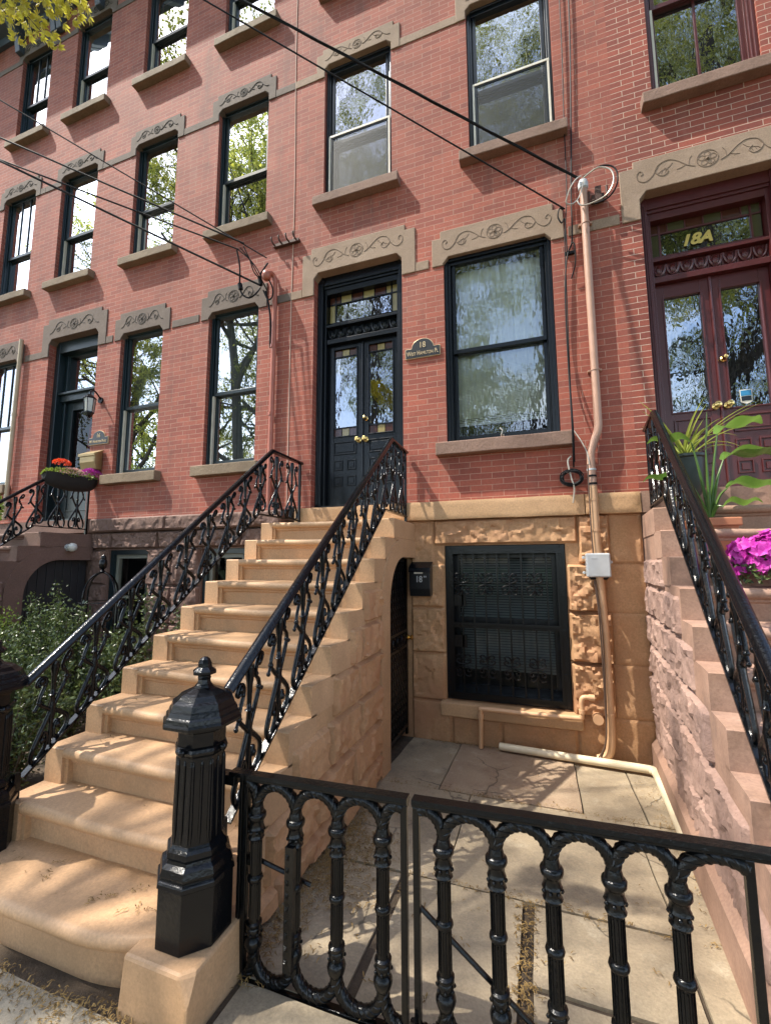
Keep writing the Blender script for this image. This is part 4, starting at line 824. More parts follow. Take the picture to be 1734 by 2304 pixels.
for z, x, y, mt in ((4.83,2.905,-.05,PINKPIPE),(3.38,2.908,-.05,PINKPIPE),(2.46,2.828,-.075,GREY),(2.40,2.828,-.085,RUBBER),(2.33,2.828,-.098,RUBBER),(2.19,2.828,-.105,TANPIPE),(1.92,2.83,-.115,TANPIPE),(1.25,2.845,-.122,TANPIPE),(.86,2.852,-.125,TANPIPE),(.42,2.852,-.125,TANPIPE)):
    q = MB().tube([(x,y,z-.008),(x,y,z+.008)], .0385, 12); q.box(x-.058, x-.036, y+.005, max(y+.04, -.0), z-.008, z+.008) if mt is PINKPIPE else None; q.box(x+.036, x+.058, y+.005, y+.04, z-.008, z+.008) if mt is PINKPIPE else None; q.build("pipe_strap", mt, cn_, True)
c16 = empty("service_conduit", (-.52,0,4), "glossy red painted conduit on the brick between the two houses' parlour windows", "conduit")
MB().tube(smooth_path([(-.56,-.16,5.02),(-.535,-.13,5.10),(-.515,-.06,5.08),(-.51,-.045,4.9),(-.505,-.045,4.2),(-.51,-.045,3.4),(-.515,-.045,2.3)], 6), .03, 12).build("pipe", REDPIPE, c16, True)
MB().tube([(-.51,-.045,4.19),(-.51,-.045,4.23)], .036, 12).tube([(-.515,-.045,3.36),(-.515,-.045,3.40)], .036, 12).build("coupling", REDPIPE, c16, True)
MB().lathe([(.028,0),(.05,.02),(.055,.06),(.045,.10),(.01,.13)], (-.56,-.15,5.00), 12).build("weatherhead", REDPIPE, c16, True)
c14 = empty("downpipe", (-5.1,0,4), "thin beige pipe down the brick at the far left", "pipe")
MB().tube([(-5.11,-.045,5.13),(-5.11,-.045,2.3)], .029, 12).build("pipe", BEIGEPIPE, c14, True); MB().tube([(-5.11,-.045,3.9),(-5.11,-.045,3.94)], .036, 12).build("coupling", BEIGEPIPE, c14, True)
tag(MB().tube(smooth_path([(1.965,-.10,.05),(2.5,-.145,.052),(3.06,-.19,.058),(3.11,-.215,.06),(3.125,-.26,.063),(3.11,-.6,.075),(3.05,-1.40,.125)], 8), .031, 14, False).build("drain_pipe", PVC, None, True), "cream plastic drain pipe lying along the yard floor at the foot of the walls", "drain pipe")
vp = empty("vent_pipe", (2.2,-.08,.2), "tan painted pipe hung under the barred basement window", "pipe")
MB().tube(smooth_path([(1.805,-.115,.02),(1.812,-.115,.30),(1.815,-.115,.335),(1.84,-.115,.352),(2.2,-.115,.352),(2.60,-.115,.358),(2.637,-.115,.375),(2.644,-.115,.42),(2.644,-.115,.50),(2.665,-.115,.53),(2.72,-.115,.533)], 6), .02, 10).build("pipe", TANPIPE, vp, True)
MB().tube([(2.70,-.115,.533),(2.745,-.115,.533)], .026, 10).tube([(2.644,-.115,.40),(2.644,-.115,.43)], .026, 10).tube([(1.81,-.115,.27),(1.812,-.115,.31)], .026, 10).build("fitting", TANPIPE, vp, True)
MB().tube([(2.765,-.03,.36),(2.765,-.11,.36)], .042, 14).build("cap", TANPIPE, vp, True)
# hook rack and old bracket
hk = MB(); hk.box(-.55, -.20, -.045, -.0, 5.50, 5.535)
for k in range(4): x = -.53+.10*k; hk.tube(smooth_path([(x,-.03,5.52),(x-.01,-.07,5.53),(x-.02,-.09,5.57),(x-.025,-.085,5.60)], 4), .011, 6)
tag(hk.build("hook_rack", RUST, None, True), "rusty four-pronged iron rack on the brick up left of the black doors", "iron rack")
ob = MB(); ob.box(2.97, 3.08, -.05, 0, 5.04, 5.10); ob.box(3.0, 3.05, -.09, -.05, 5.0, 5.15); ob.tube([(2.95,-.06,5.13),(2.95,-.06,5.03),(3.10,-.06,5.05),(3.10,-.06,5.15)], .012, 6)
tag(ob.build("iron_bracket", RUST, None), "small rusty bracket beside the top of the salmon conduit", "bracket")
# ------------------------------------------------------------------ cables
def sag(a, b, d, n=24):
    a, b = Vector(a), Vector(b); return [a.lerp(b, t/n)-Vector((0,0,d*4*(t/n)*(1-t/n))) for t in range(n+1)]
def ext(a, p, k): a, p = Vector(a), Vector(p); return a+(p-a)*k
cg = "overhead service cables"
A0 = (2.86,-.10,5.27); PA = ext(A0, (.173,-1.5,6.611), 5.5); pts = sag(A0, PA, .10, 60); cb = MB()
for ph in (0, 2.1, 4.2): cb.tube([p+Vector((0,.008*math.cos(i*1.1+ph),.008*math.sin(i*1.1+ph))) for i, p in enumerate(pts)], .0072, 6)
tag(cb.build("overhead_cable", RUBBER, None, True), "thick twisted black overhead cable running to the top of the salmon conduit", "cable", cg)
B0 = (2.735,-.05,5.03); tag(MB().tube(sag(B0, ext(B0, (-.296,-1.5,6.847), 5), .06, 40), .0075, 6).build("overhead_cable", RUBBER, None, True), "thin straight black overhead cable ending at the lintel corner of the white-curtained window", "cable", cg)
ends = [((-.60,-.10,5.33),(-3.328,-1.5,7.03),.02,.0075,"topmost thin black cable crossing the left house"),((-.78,-.30,5.42),(-3.252,-1.5,6.533),.05,.010,"second black cable crossing the left house, with a drip loop"),((-.85,-.30,5.36),(-3.209,-1.5,6.251),.07,.009,"black cable third from the top across the left house"),((-.66,-.10,4.98),(-3.202,-1.5,6.204),.03,.012,"lowest thick black cable across the left house, ending at the red conduit")]
for a, p, d, r, lb in ends: tag(MB().tube(sag(a, ext(a, p, 4.5), d, 40), r, 6).build("overhead_cable", RUBBER, None, True), lb, "cable", cg)
# loops at the service heads
lp = MB()
lp.tube(smooth_path([(2.88,-.12,5.27),(2.82,-.16,5.20),(2.76,-.18,5.08),(2.74,-.16,5.00),(2.80,-.14,4.99),(2.86,-.13,5.06),(2.90,-.12,5.20)], 6), .0062, 6)
lp.tube(smooth_path([(2.90,-.12,5.24),(3.02,-.16,5.27),(3.12,-.18,5.20),(3.14,-.18,5.08),(3.08,-.16,4.98),(2.96,-.14,4.95),(2.87,-.12,4.97),(2.84,-.10,5.05)], 6), .0062, 6)
W1 = lp.build("cable_loops", BARE, None, True); tag(W1, "pale looped wires around the head of the salmon conduit", "wires")
tag(MB().tube(smooth_path([(2.90,-.11,5.26),(3.05,-.15,5.29),(3.16,-.17,5.21),(3.17,-.17,5.06),(3.10,-.15,4.96),(2.98,-.12,4.95)], 6), .007, 6).build("cable_loops", RUBBER, None, True), "black loop of wire hanging outside the pale loops", "wires")
lq = MB()
for k, ph in enumerate((0,.5,1.1)): lq.tube(smooth_path([(-.80-.05*k,-.28,5.40),(-.74,-.24,5.25),(-.70+.03*k,-.2,5.10),(-.62,-.14,5.0),(-.58,-.10,4.9)], 5), .007, 6)
lq.tube(smooth_path([(-.88,-.30,5.36),(-.87,-.25,5.18),(-.90,-.2,5.0),(-.88,-.18,4.88),(-.80,-.16,4.82),(-.72,-.14,4.86),(-.66,-.12,4.95)], 6), .010, 6)
lq.tube([(-.90,-.2,5.0),(-.89,-.19,4.93)], .028, 8); lq.tube([(-.66,-.15,5.06),(-.64,-.14,4.96)], .024, 8)
lq.tube(smooth_path([(-.62,-.12,4.9),(-.56,-.11,4.78),(-.50,-.11,4.80),(-.49,-.12,4.9),(-.54,-.14,5.02)], 6), .009, 6); lq.tube(smooth_path([(-.60,-.1,4.9),(-.555,-.06,4.6),(-.55,-.05,4.2)], 5), .012, 6)
lq.tube([(-.62,-.05,5.30),(-.66,-.13,5.12),(-.64,-.13,4.98)], .011, 6)
tag(lq.build("cable_bundle", RUBBER, None, True), "tangle of black wires and connectors at the head of the red conduit", "wires")
wv = MB()
wv.tube(smooth_path([(2.80,-.02,11.0),(2.80,-.02,8.5),(2.795,-.02,7.0),(2.775,-.02,6.0),(2.765,-.025,5.3),(2.745,-.03,5.0),(2.72,-.03,4.7),(2.712,-.03,4.2),(2.70,-.03,3.3),(2.697,-.12,2.85),(2.70,-.03,2.55)], 6), .0055, 6)
tag(wv.build("wall_cable", RUBBER, None, True), "thin black cable stapled down the brick, inner of the two beside the windows", "cable")
wv = MB(); wv.tube(smooth_path([(2.885,-.02,11.0),(2.885,-.02,8.0),(2.875,-.02,7.0),(2.83,-.02,5.8),(2.80,-.025,5.2),(2.785,-.03,4.72),(2.735,-.03,4.55),(2.70,-.03,4.2),(2.692,-.03,3.5),(2.688,-.13,2.9),(2.69,-.03,2.5)], 6), .0075, 6)
wv.tube(smooth_path([(2.74,-.03,4.58),(2.78,-.05,4.66),(2.80,-.06,4.62),(2.80,-.05,4.45),(2.76,-.03,4.32)], 5), .006, 6); wv.box(2.72, 2.80, -.03, -.005, 4.575, 4.60)
wv.tube(smooth_path([(2.72,-.04,5.03),(2.69,-.05,5.05),(2.67,-.05,4.97),(2.70,-.04,4.90),(2.73,-.03,4.93),(2.735,-.03,4.6)], 5), .0065, 6)
tag(wv.build("wall_cable", RUBBER, None, True), "thicker black cable down the brick wall, outer one with a small loop", "cable")
cl = MB()
for k in range(9):
    a = rnd.uniform(.07,.10); bb = rnd.uniform(.05,.08); t0 = rnd.random()*6; yk = -.05-.006*k
    cl.tube([(2.665+a*math.cos(t0+q*math.pi/12)+rnd.uniform(-.004,.004), yk+.008*math.sin(q), 2.40+bb*math.sin(t0+q*math.pi/12)) for q in range(25)], .0055, 5)
tag(cl.build("cable_coil", RUBBER, None, True), "coil of spare black cable hanging on the brick above the tan ledge", "cable coil")
tag(MB().tube(smooth_path([(2.695,-.03,2.86),(2.75,-.06,2.75),(2.80,-.08,2.62),(2.81,-.11,2.5)], 6), .006, 5).tube(smooth_path([(2.67,-.06,2.60),(2.64,-.07,2.55),(2.66,-.09,2.40),(2.68,-.09,2.3),(2.665,-.08,2.17)], 6), .007, 5).build("pale_cable", BARE, None, True), "pale loose cable hanging through the black coil", "cable")
tag(MB().tube(smooth_path([(2.795,-.13,2.5),(2.79,-.15,2.0),(2.795,-.16,1.7)], 6), .006, 5).tube(smooth_path([(2.79,-.16,1.5),(2.81,-.17,1.2),(2.815,-.17,.6),(2.81,-.16,.25),(2.76,-.14,.06)], 6), .007, 5).tube(smooth_path([(2.80,-.16,1.5),(2.825,-.175,1.1),(2.822,-.17,.5),(2.80,-.16,.2),(2.73,-.14,.05)], 6), .006, 5).build("ground_wires", plain("brown_wire", (.10,.06,.04,1), .6), None, True), "thin brown wires strapped along the lower tan conduit", "wires")
# latch clip on the parlour sill
tag(MB().tube([(2.07,-.03,2.85),(2.07,-.06,2.86),(2.085,-.07,2.90),(2.06,-.06,2.93)], .006, 6).tube([(2.09,-.03,2.85),(2.09,-.06,2.86)], .006, 6).build("sill_clip", BARE, None, True), "small metal clip standing on the sill of the white-curtained window", "clip")

# ------------------------------------------------------------------ plants
def leafquad(vs, fs, p, d, up, L, W_, bend=.15):
    d = Vector(d).normalized(); s = d.cross(Vector(up)); s = s.normalized() if s.length > 1e-4 else d.orthogonal().normalized(); n = s.cross(d)
    i = len(vs); p = Vector(p); mid = p+d*L*.5+n*L*bend
    vs += [tuple(p), tuple(mid+s*W_*.5), tuple(p+d*L), tuple(mid-s*W_*.5)]; fs.append((i,i+1,i+2,i+3))
def rdir(r): 
    z = r.uniform(-1,1); a = r.uniform(0,2*math.pi); q = math.sqrt(1-z*z); return Vector((q*math.cos(a), q*math.sin(a), z))
def shrub(label, c, rx, ry, h, n, mat, seed, ls=.036, cat="shrub", group="garden shrubs beside the tan stoop", name="shrub"):
    r = random.Random(seed); rt = empty(name, (c[0],c[1],gz(c[1])), label, cat, group); z0 = gz(c[1])
    st_ = MB(); tips = []
    for k in range(46):
        a = r.uniform(0,2*math.pi); q = r.uniform(.2,1); hh = h*r.uniform(.55,1.05)*(1-.35*q*q)
        tip = Vector((c[0]+rx*q*math.cos(a), c[1]+ry*q*math.sin(a), z0+hh)); base = Vector((c[0]+rx*.25*math.cos(a), c[1]+ry*.25*math.sin(a), z0)); mid = base.lerp(tip,.5)+Vector((0,0,h*.08))
        st_.tube([base, mid, tip], [.010,.006,.002], 5); tips.append((base, mid, tip))
    st_.build("stems", BARK, rt, True); vs = []; fs = []
    for k in range(n):
        b_, m_, t_ = r.choice(tips); t = r.random()**.55; p = (b_.lerp(m_, t*2) if t < .5 else m_.lerp(t_, t*2-1))+rdir(r)*r.uniform(.0,.11)
        if p.z < z0+.05: continue
        d = (rdir(r)+Vector((0,0,.5))); leafquad(vs, fs, p, d, rdir(r), ls*r.uniform(.6,1.3), ls*.55)
    MB().add(vs, fs).build("foliage", mat, rt)
shrub("dense dark small-leaved shrub nearest the tan stoop railing", (-.75,-1.35), .50, .5, 1.38, 9500, L_SHRUB, 1)
shrub("broad dark shrub in the middle of the garden, below the arch", (-1.75,-1.45), .68, .55, 1.32, 12000, L_SHRUB, 2)
shrub("dark shrub at the left edge behind the newel post", (-1.15,-2.15), .55, .42, .95, 8000, L_SHRUB, 3)
shrub("thin upright dark shrub against the left stoop", (-2.5,-1.1), .45, .4, 1.25, 6000, L_SHRUB, 4)
shrub("bright lime green shrub at the left edge beside the dark arch", (-2.95,-1.25), .32, .3, 1.26, 4500, L_LIGHT, 5, .035)
shrub("low leafy ground plant at the foot of the tan stoop", (-.45,-.75), .25, .3, .62, 1800, L_LIGHT, 6, .03)
# obelisk trellis
tx, ty = -2.05, -.8; tre = empty("garden_trellis", (tx,ty,0), "black iron hoop trellis with an acorn finial rising above the shrubs", "trellis"); hp = MB()
for a in (0, math.pi/2):
    pts = [(tx+.2*math.cos(q)*math.cos(a)*(1), ty+.2*math.cos(q)*math.sin(a), 1.30+.26*math.sin(q)) for q in [math.pi*k/16 for k in range(17)]]
    pts = [(pts[0][0],pts[0][1],.05)]+pts+[(pts[-1][0],pts[-1][1],.05)]; hp.tube(pts, .010, 6)
for z in (.5,.9,1.25): hp.tube([(tx+.2*math.cos(q), ty+.2*math.sin(q), z) for q in [2*math.pi*k/20 for k in range(21)]], .006, 5)
hp.build("hoops", IRON, tre, True); MB().lathe([(.012,1.55),(.028,1.57),(.012,1.59),(.034,1.61),(.040,1.65),(.034,1.69),(.026,1.70),(.03,1.71),(.022,1.735),(.004,1.75)], (tx,ty,0), 12).build("finial", IRON, tre, True)
# plants on the right stoop
def strap(mb, p, az, L, W_, rise, droop, n=9):
    p = Vector(p); ca, sa = math.cos(az), math.sin(az); vs = []
    for i in range(n+1):
        t = i/n; r_ = L*t*(rise+(1-rise)*t)*.85; z = L*(1-rise*.5)*t-droop*L*t*t*t; ww = W_*(1-t**2.2)*(.55+.9*min(1, t*3)*.5)
        c = p+Vector((ca*r_, sa*r_, z)); s = Vector((-sa, ca, 0)); vs += [c-s*ww+Vector((0,0,ww*.5)), c, c+s*ww+Vector((0,0,ww*.5))]
    fs = []
    for i in range(n): fs += [(3*i,3*i+1,3*i+4,3*i+3),(3*i+1,3*i+2,3*i+5,3*i+4)]
    mb.add(vs, fs)
px, py = 3.50, -.20; pt = empty("potted_plant", (px,py,2.04), "dark urn of spiky yellow-green strap leaves by the maroon doors", "potted plant")
MB().lathe([(.07,2.045),(.075,2.06),(.05,2.08),(.04,2.12),(.075,2.16),(.115,2.24),(.125,2.34),(.135,2.46),(.15,2.47),(.15,2.49),(.13,2.49),(.12,2.45)], (px,py,0), 20).build("urn", URN, pt, True); MB().lathe([(.124,2.46),(.001,2.47)], (px,py,0), 14).build("soil", SOIL, pt)
ml = MB(); r = random.Random(4)
for k in range(30): strap(ml, (px+r.uniform(-.02,.02), py+r.uniform(-.02,.02), 2.46), r.uniform(0,6.28), r.uniform(.32,.66), .012, r.uniform(.15,.9), r.uniform(0,.45))
ml.build("strap_leaves", L_STRAP, pt, True)
px, py = 3.46, -.75; pz = 1.69; pt = empty("potted_plant", (px,py,pz), "square terracotta pot of tall paddle-leaved stems on the right stoop", "potted plant")
q = MB(); q.add([(px-.10,py-.10,pz),(px+.10,py-.10,pz),(px+.10,py+.10,pz),(px-.10,py+.10,pz),(px-.12,py-.12,pz+.235),(px+.12,py-.12,pz+.235),(px+.12,py+.12,pz+.235),(px-.12,py+.12,pz+.235)], [(0,3,2,1),(0,1,5,4),(1,2,6,5),(2,3,7,6),(3,0,4,7),(4,5,6,7)]); q.ring(0,0,0,0,0,0,0) if False else None; q.box(px-.132, px+.132, py-.132, py+.132, pz+.19, pz+.245); q.build("pot", TERRA, pt, bevel=.008)
MB().box(px-.11, px+.11, py-.11, py+.11, pz+.2, pz+.25).build("soil", SOIL, pt)
ste = MB(); blv = MB()
def paddle(base, top, d, L, W_, droop=.35, n=10):
    base, top, d = Vector(base), Vector(top), Vector(d).normalized(); mid = base.lerp(top,.55)+Vector((0,0,.04)); ste.tube(smooth_path([tuple(base), tuple(mid), tuple(top)], 5), [.013-.0009*i for i in range(11)], 6)
    s = d.cross(Vector((0,0,1))).normalized(); vs = []
    for i in range(n+1):
        t = i/n; wv_ = W_*math.sin(math.pi*min(1, t*.92+.06))**.75*(1.05-.35*t); c = top+d*L*t+Vector((0,0,L*(.25*t-droop*t*t)+.02*math.sin(t*9)))
        vs += [c-s*wv_+Vector((0,0,wv_*.45)), c-s*wv_*.5+Vector((0,0,wv_*.12)), c, c+s*wv_*.5+Vector((0,0,wv_*.12)), c+s*wv_+Vector((0,0,wv_*.45))]
    blv.add(vs, [(5*i+a,5*i+a+1,5*i+a+6,5*i+a+5) for i in range(n) for a in range(4)])
b0 = (px,py,pz+.24)
paddle(b0, (px-.04,py+.10,pz+.80), (-.8,.3,.2), .28, .10); paddle(b0, (px+.10,py+.05,pz+.84), (.9,.35,.3), .34, .12); paddle(b0, (px-.13,py+.03,pz+.55), (-1,.2,.0), .24, .085)
paddle(b0, (px+.13,py+.08,pz+.66), (1,.3,.12), .36, .12); paddle(b0, (px+.11,py+.0,pz+.45), (1,.0,.0), .28, .11); paddle(b0, (px+.06,py-.06,pz+.32), (.9,-.2,.1), .20, .08); paddle(b0, (px-.1,py+.02,pz+.36), (-.6,-.8,.1), .18, .07); paddle(b0, (px+.0,py-.03,pz+.72), (.1,-.1,1), .2, .014, 0)
ste.build("stems", L_CANNA, pt, True); blv.build("paddle_leaves", L_CANNA, pt, True)
px, py, pz = 3.56, -1.16, 1.335; pt = empty("potted_plant", (px,py,pz), "terracotta trough of magenta azalea flowers on the right stoop", "potted plant")
q = MB(); q.add([(px-.13,py-.13,pz),(px+.17,py-.13,pz),(px+.17,py+.10,pz),(px-.13,py+.10,pz),(px-.16,py-.16,pz+.15),(px+.2,py-.16,pz+.15),(px+.2,py+.12,pz+.15),(px-.16,py+.12,pz+.15)], [(0,3,2,1),(0,1,5,4),(1,2,6,5),(2,3,7,6),(3,0,4,7),(4,5,6,7)]); q.box(px-.17, px+.21, py-.17, py+.13, pz+.13, pz+.16); q.build("pot", TERRA, pt, bevel=.01)
vs = []; fs = []; v2 = []; f2 = []; r = random.Random(9)
for k in range(520):
    d = rdir(r); d.z = abs(d.z)*.95-.2; rad = r.uniform(.85,1.05); rad *= .8+.35*noise.noise(d*2.1); c = Vector((px+.07+d.x*.31*rad, py-.0+d.y*.27*rad, pz+.30+d.z*.27*rad))
    for j in range(5):
        a = j*2*math.pi/5+r.random(); t = d.orthogonal().normalized(); bq = d.cross(t); pd = t*math.cos(a)+bq*math.sin(a)+d*.45; leafquad(vs, fs, c, pd, d, .034*r.uniform(.7,1.2), .03, .1)
for k in range(700):
    d = rdir(r); c = Vector((px+.03+d.x*.22, py-.02+d.y*.2, pz+.26+abs(d.z)*.18-.05)); leafquad(v2, f2, c, rdir(r), d, .04, .018)
MB().add(v2, f2).build("foliage", L_SHRUB, pt); MB().add(vs, fs).build("flowers", P_MAG, pt)
# flower trough on the left railing
fx, fy, fz = -3.345, -.33, 2.60; tr_ = empty("flower_trough", (fx,fy,fz), "black trough of red, pink and magenta flowers hung on the left railing", "flower box")
q = MB(); n = 14
vs = []; 
for i in range(n+1):
    t = i/n; y = fy-.33+.66*t; e = math.sin(math.pi*min(1,max(0,t)))**.35 if 0 < t < 1 else .15
    for k in range(9): a = math.pi*k/8; vs.append((fx+.115*math.cos(a)*(.35+.65*e), y, fz+.19-.20*math.sin(a)*(.4+.6*e)))
q.add(vs, [(9*i+k,9*i+k+1,9*i+k+10,9*i+k+9) for i in range(n) for k in range(8)]+[tuple(range(9)), tuple(range(9*n,9*n+9))[::-1], tuple([9*i for i in range(n+1)]+[9*i+8 for i in range(n,-1,-1)])]); q.build("trough", plain("black_coir", (.016,.014,.013,1), .85, 0, 80, .5), tr_, True)
r = random.Random(3)
def bloom(c, rad, mat, n, nm, ls=.022):
    vs = []; fs = []
    for k in range(n):
        d = rdir(r); d.z = abs(d.z); p = Vector(c)+Vector((d.x*rad[0], d.y*rad[1], d.z*rad[2])); leafquad(vs, fs, p, d+rdir(r)*.7, rdir(r), ls*r.uniform(.7,1.3), ls*.7)
    MB().add(vs, fs).build(nm, mat, tr_)
bloom((fx,fy,fz+.17), (.11,.32,.08), L_LIGHT, 380, "foliage", .04); bloom((fx+.02,fy-.14,fz+.32), (.07,.09,.05), P_RED, 320, "red_flowers"); bloom((fx+.03,fy+.0,fz+.20), (.09,.15,.08), P_PINK, 420, "pink_flowers"); bloom((fx+.04,fy+.24,fz+.20), (.11,.14,.12), P_PUR, 600, "magenta_flowers")
rt = empty("potted_plant", (-3.9,-.9,1.9), "leafy light green potted plant at the left edge behind the railing", "potted plant")
MB().lathe([(.10,1.51),(.15,1.75),(.16,1.76),(.14,1.76)], (-4.0,-1.05,0), 16).build("pot", plain("blue_glaze", (.03,.06,.20,1), .3), rt, True)
vs = []; fs = []
for k in range(700): d = rdir(r); p = Vector((-4.0+d.x*.3,-1.05+d.y*.28,2.32+d.z*.32)); leafquad(vs, fs, p, d+rdir(r)*.6, rdir(r), .06, .04)
MB().add(vs, fs).build("foliage", L_LIGHT, rt); MB().tube([(-4.0,-1.05,1.7),(-4.0,-1.05,2.3)], .015, 6).build("stems", BARK, rt)

# ------------------------------------------------------------------ trees
def tree_mesh(seed, H, trunk_r, spread, nleaf, ls, lean=(0,0), first=.22):
    r = random.Random(seed); tb = MB(); tips = []
    def grow(p, d, L, rad, lev):
        n = 5; pts = [p.copy()]; rs = [rad]; q = p.copy(); dd = d.copy()
        for i in range(n):
            dd = (dd+rdir(r)*.16+Vector((0,0,.05))).normalized(); q = q+dd*L/n; pts.append(q.copy()); rs.append(rad*(1-.45*(i+1)/n))
            if lev >= 2: tips.append((q.copy(), dd.copy()))
        tb.tube(pts, rs, 8 if lev < 2 else 5)
        if lev >= 4: return
        nb_ = (13, 4, 4, 3)[lev]
        for k in range(nb_):
            t = r.uniform(.45,1.0) if lev else r.uniform(first,1.0); i = min(n-1, int(t*n)); b_ = pts[i].lerp(pts[i+1], t*n-i)
            a = r.uniform(0,2*math.pi); side = (dd.orthogonal().normalized()); side.rotate(Matrix.Rotation(a, 3, dd)); nd = (dd*(.55 if lev else .65)+side*spread).normalized()
            grow(b_, nd, L*(r.uniform(.24,.36) if lev == 0 else r.uniform(.5,.68)), rs[i]*.55, lev+1)
    grow(Vector((0,0,0)), Vector((lean[0],lean[1],1)).normalized(), H*.85, trunk_r, 0)
    vs = []; fs = []
    for k in range(nleaf):
        p, d = r.choice(tips); q = p+rdir(r)*r.uniform(.02,.32); leafquad(vs, fs, q, rdir(r)-Vector((0,0,.5)), rdir(r), ls*r.uniform(.6,1.3), ls*.65)
    return tb, MB().add(vs, fs)
variants = []
TLAB = "tall leafy spring tree across the street, seen only in the window reflections"
for sd2, H, nl in ((11,27,36000),(12,25,34000),(13,16,24000)):
    t_, l_ = tree_mesh(sd2, H, .34, .8, nl, .16); variants.append((t_, l_))
protos = []
for t_, l_ in variants:
    rt = empty("street_tree", (0,0,0), TLAB, "tree", "trees across the street"); t_.build("trunk", BARK, rt, True); l_.build("crown", L_TREE, rt); protos.append(rt)
spots = [(-12,-14,0,.4,1),(-5.6,-14.4,1,1.4,1),(1.4,-14,0,2.2,1.0),(8.6,-14.4,1,3.2,1),(-19,-14.2,2,4.6,1),(-8.6,-19,0,5.5,1.05),(-2,-19,1,.4,1.05),(5,-18.5,0,2.6,1.0),(12.5,-19,1,3.0,1)]
usedp = set()
for (x, y, k, rz, s) in spots:
    src = protos[k]
    if k in usedp:
        o = src.copy(); COL.objects.link(o)
        for ch in list(src.children): c = ch.copy(); COL.objects.link(c); c.parent = o
    else: o = src; usedp.add(k)
    o.location = (x, y, .08); o.rotation_euler = (0,0,rz); o.scale = (s,s,s)
# a low far hedge of park greenery behind those trees
# near street tree: its sparse boughs dapple the steps, one branch tip hangs into the picture
nt = empty("street_tree", (-2.3,-5.4,.165), "street tree whose yellow-green branch tip hangs into the top left corner", "tree")
tk = MB(); tk.tube(smooth_path([(-2.3,-5.4,.1),(-2.28,-5.35,1.5),(-2.35,-5.3,3.2),(-2.45,-5.1,4.8)], 5), [.2-.006*i for i in range(16)], 12)
vs = []; fs = []; r = random.Random(21)
def bough(p0, p1, rad, nl, cl=.35, ls=.06, tipn=0):
    p0, p1 = Vector(p0), Vector(p1); mid = p0.lerp(p1,.5)+Vector((0,0,.25)); pts = smooth_path([tuple(p0), tuple(mid), tuple(p1)], 8); tk.tube(pts, [rad*(1-.8*i/(len(pts)-1)) for i in range(len(pts))], 7)
    for k in range(nl):
        i = r.randint(len(pts)//3, len(pts)-1); q = Vector(pts[i])+rdir(r)*cl*r.random()**.5; leafquad(vs, fs, q, rdir(r)-Vector((0,0,.4)), rdir(r), ls*r.uniform(.6,1.2), ls*.75)
T0 = (-2.45,-5.1,4.8); T1 = (-4.6,-5.3,9.0); tk.tube(smooth_path([T0,(-3.3,-5.2,6.8),T1], 8), [.11-.004*i for i in range(17)], 8)
for p1, n in (((-6.6,-4.6,12.2),150),((-5.2,-4.2,12.6),170),((-4.4,-5.6,13.0),150),((-6.2,-6.2,12.0),130),((-7.0,-5.4,11.4),110),((-3.7,-4.7,11.6),140),((-5.6,-3.8,11.2),130),((-4.6,-3.9,10.4),100),((-7.6,-4.7,12.6),110)): bough(T1, p1, .045, int(n*.15), .8, .14)
tw = MB(); tip0 = Vector((-1.1,-3.3,5.55)); tk.tube(smooth_path([T0,(-1.9,-4.2,5.7),tuple(tip0)], 8), [.045-.002*i for i in range(17)], 7)
for (bx, by, bz) in ((-.05,-2.9,4.50),(-.30,-2.88,4.66),(.06,-2.92,4.60),(-.46,-2.9,4.84),(-.15,-2.95,4.72),(.18,-2.9,4.56)):
    e = Vector((bx,by,bz)); pts = smooth_path([tuple(tip0), tuple(tip0.lerp(e,.5)+Vector((0,0,.10))), tuple(e)], 8); tk.tube(pts, [.008-.0004*i for i in range(17)], 5)
    for k in range(105):
        i = r.randint(7, 16); c = Vector(pts[i])+rdir(r)*.055
        for j in range(5):    # five-lobed leaf
            a = (j-2)*.62; L = .042*(1-.16*abs(j-2)); dd = Vector((math.cos(a), .25*math.sin(k), math.sin(a)-.4)); ax = r.uniform(0,6.28)
            dd.rotate(Matrix.Rotation(k*1.3, 3, Vector((.3,.2,1)).normalized())); leafquad(vs, fs, c, dd, Vector((.2,1,.3)), L, .017, .05)
tk.build("trunk", BARK, nt, True); MB().add(vs, fs).build("crown", L_NEAR, nt)

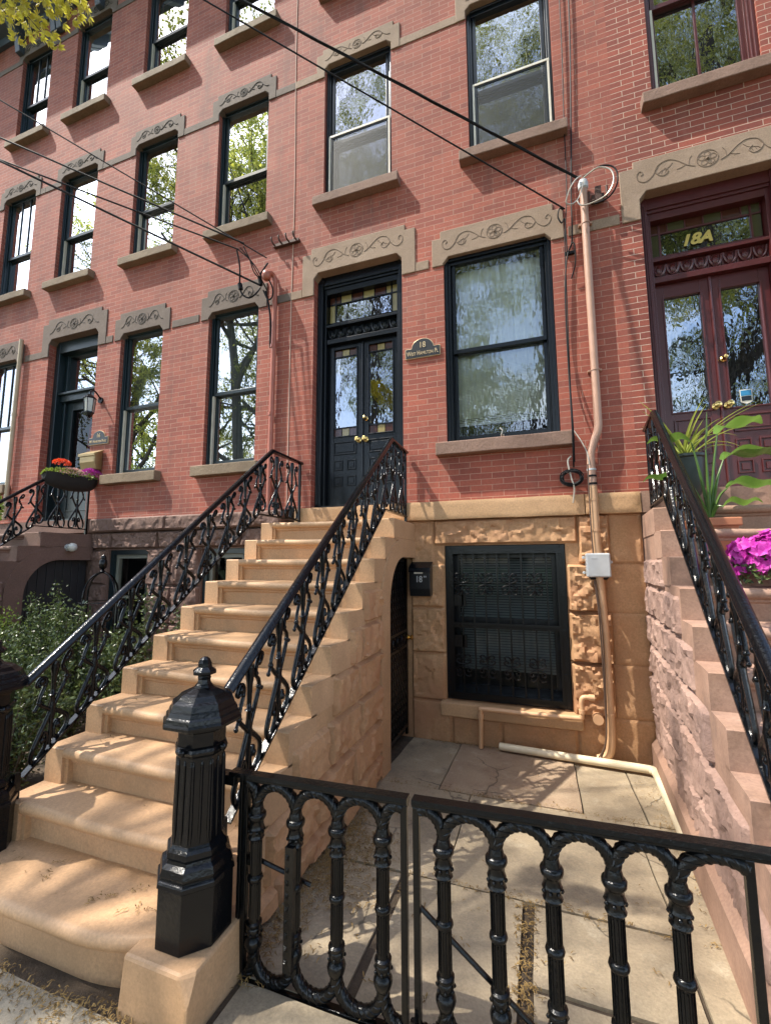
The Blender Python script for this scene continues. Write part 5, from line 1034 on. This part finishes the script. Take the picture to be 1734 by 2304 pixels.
# ------------------------------------------------------------------ fallen catkins and leaves
r = random.Random(77); vs = []; fs = []
def lit(x, y, z, n, sp, ln=.017):
    for k in range(n):
        a = r.uniform(0,6.28); px = x+r.gauss(0,sp); py = y+r.gauss(0,sp*.6); L = ln*r.uniform(.4,1.5); zz = (z if z is not None else gz(py)+.002)+.003+r.random()*.004
        b = a+r.uniform(-.8,.8); p0 = Vector((px,py,zz)); p1 = p0+Vector((math.cos(a)*L*.5, math.sin(a)*L*.5, .004)); p2 = p1+Vector((math.cos(b)*L*.5, math.sin(b)*L*.5, -.003)); w_ = .0008+r.random()*.0011
        s = Vector((-math.sin(a), math.cos(a), 0))*w_; i = len(vs); vs.extend([tuple(p0-s), tuple(p0+s), tuple(p1+s*1.4), tuple(p1-s*1.4), tuple(p2+s*.5), tuple(p2-s*.5)]); fs.extend([(i,i+1,i+2,i+3),(i+3,i+2,i+4,i+5)])
for k in range(20): lit(r.uniform(.0,1.0), r.uniform(-2.92,-2.72), .34, r.randint(1,8), .014)
for L in (9,8,7): 
    for k in range(6): lit(r.uniform(0,1.1), r.uniform(YN[L]+.05, YN[L-1]-.0), ZS[L], r.randint(1,6), .012)
for k in range(420): y = r.uniform(-2.75,-1.2); lit(1.21+abs(r.gauss(0,.07)), y, None, 5, .03, .022)
for k in range(300): y = r.uniform(-2.3,-1.7); lit(1.36+r.gauss(0,.11), y, None, 4, .05, .022)
for k in range(260): lit(r.uniform(1.3,3.2), -.03-abs(r.gauss(0,.03)), None, 2, .02)
for k in range(120): lit(r.uniform(1.25,3.1), -1.0+r.gauss(0,.02), None, 3, .02); 
for k in range(150): lit(2.25+r.gauss(0,.022), r.uniform(-2.95,-1.95), None, 4, .012)
for k in range(70): lit(r.uniform(1.7,3.1), -1.95+r.gauss(0,.015), None, 3, .02)
for k in range(90): lit(r.uniform(1.3,3.1), r.uniform(-2.7,-.1), None, r.randint(1,5), .02)
for k in range(120): lit(3.05+r.gauss(0,.05), r.uniform(-2.0,-.3), None, 2, .03)
for k in range(260): x = r.uniform(-.1,1.0); lit(x, -3.0-abs(r.gauss(0,.05))+.2*max(0,abs((x-.5)/.56)-.35)**2, .165, 3, .025)
for k in range(160): lit(r.uniform(-.3,2.0), r.uniform(-3.5,-3.0), .165, r.randint(1,5), .03)
for k in range(60): lit(r.uniform(.95,1.3), -3.01+r.gauss(0,.015), .165, 3, .02)
struct(MB().add(vs, fs).build("fallen_catkins", LITTER), 'stuff')
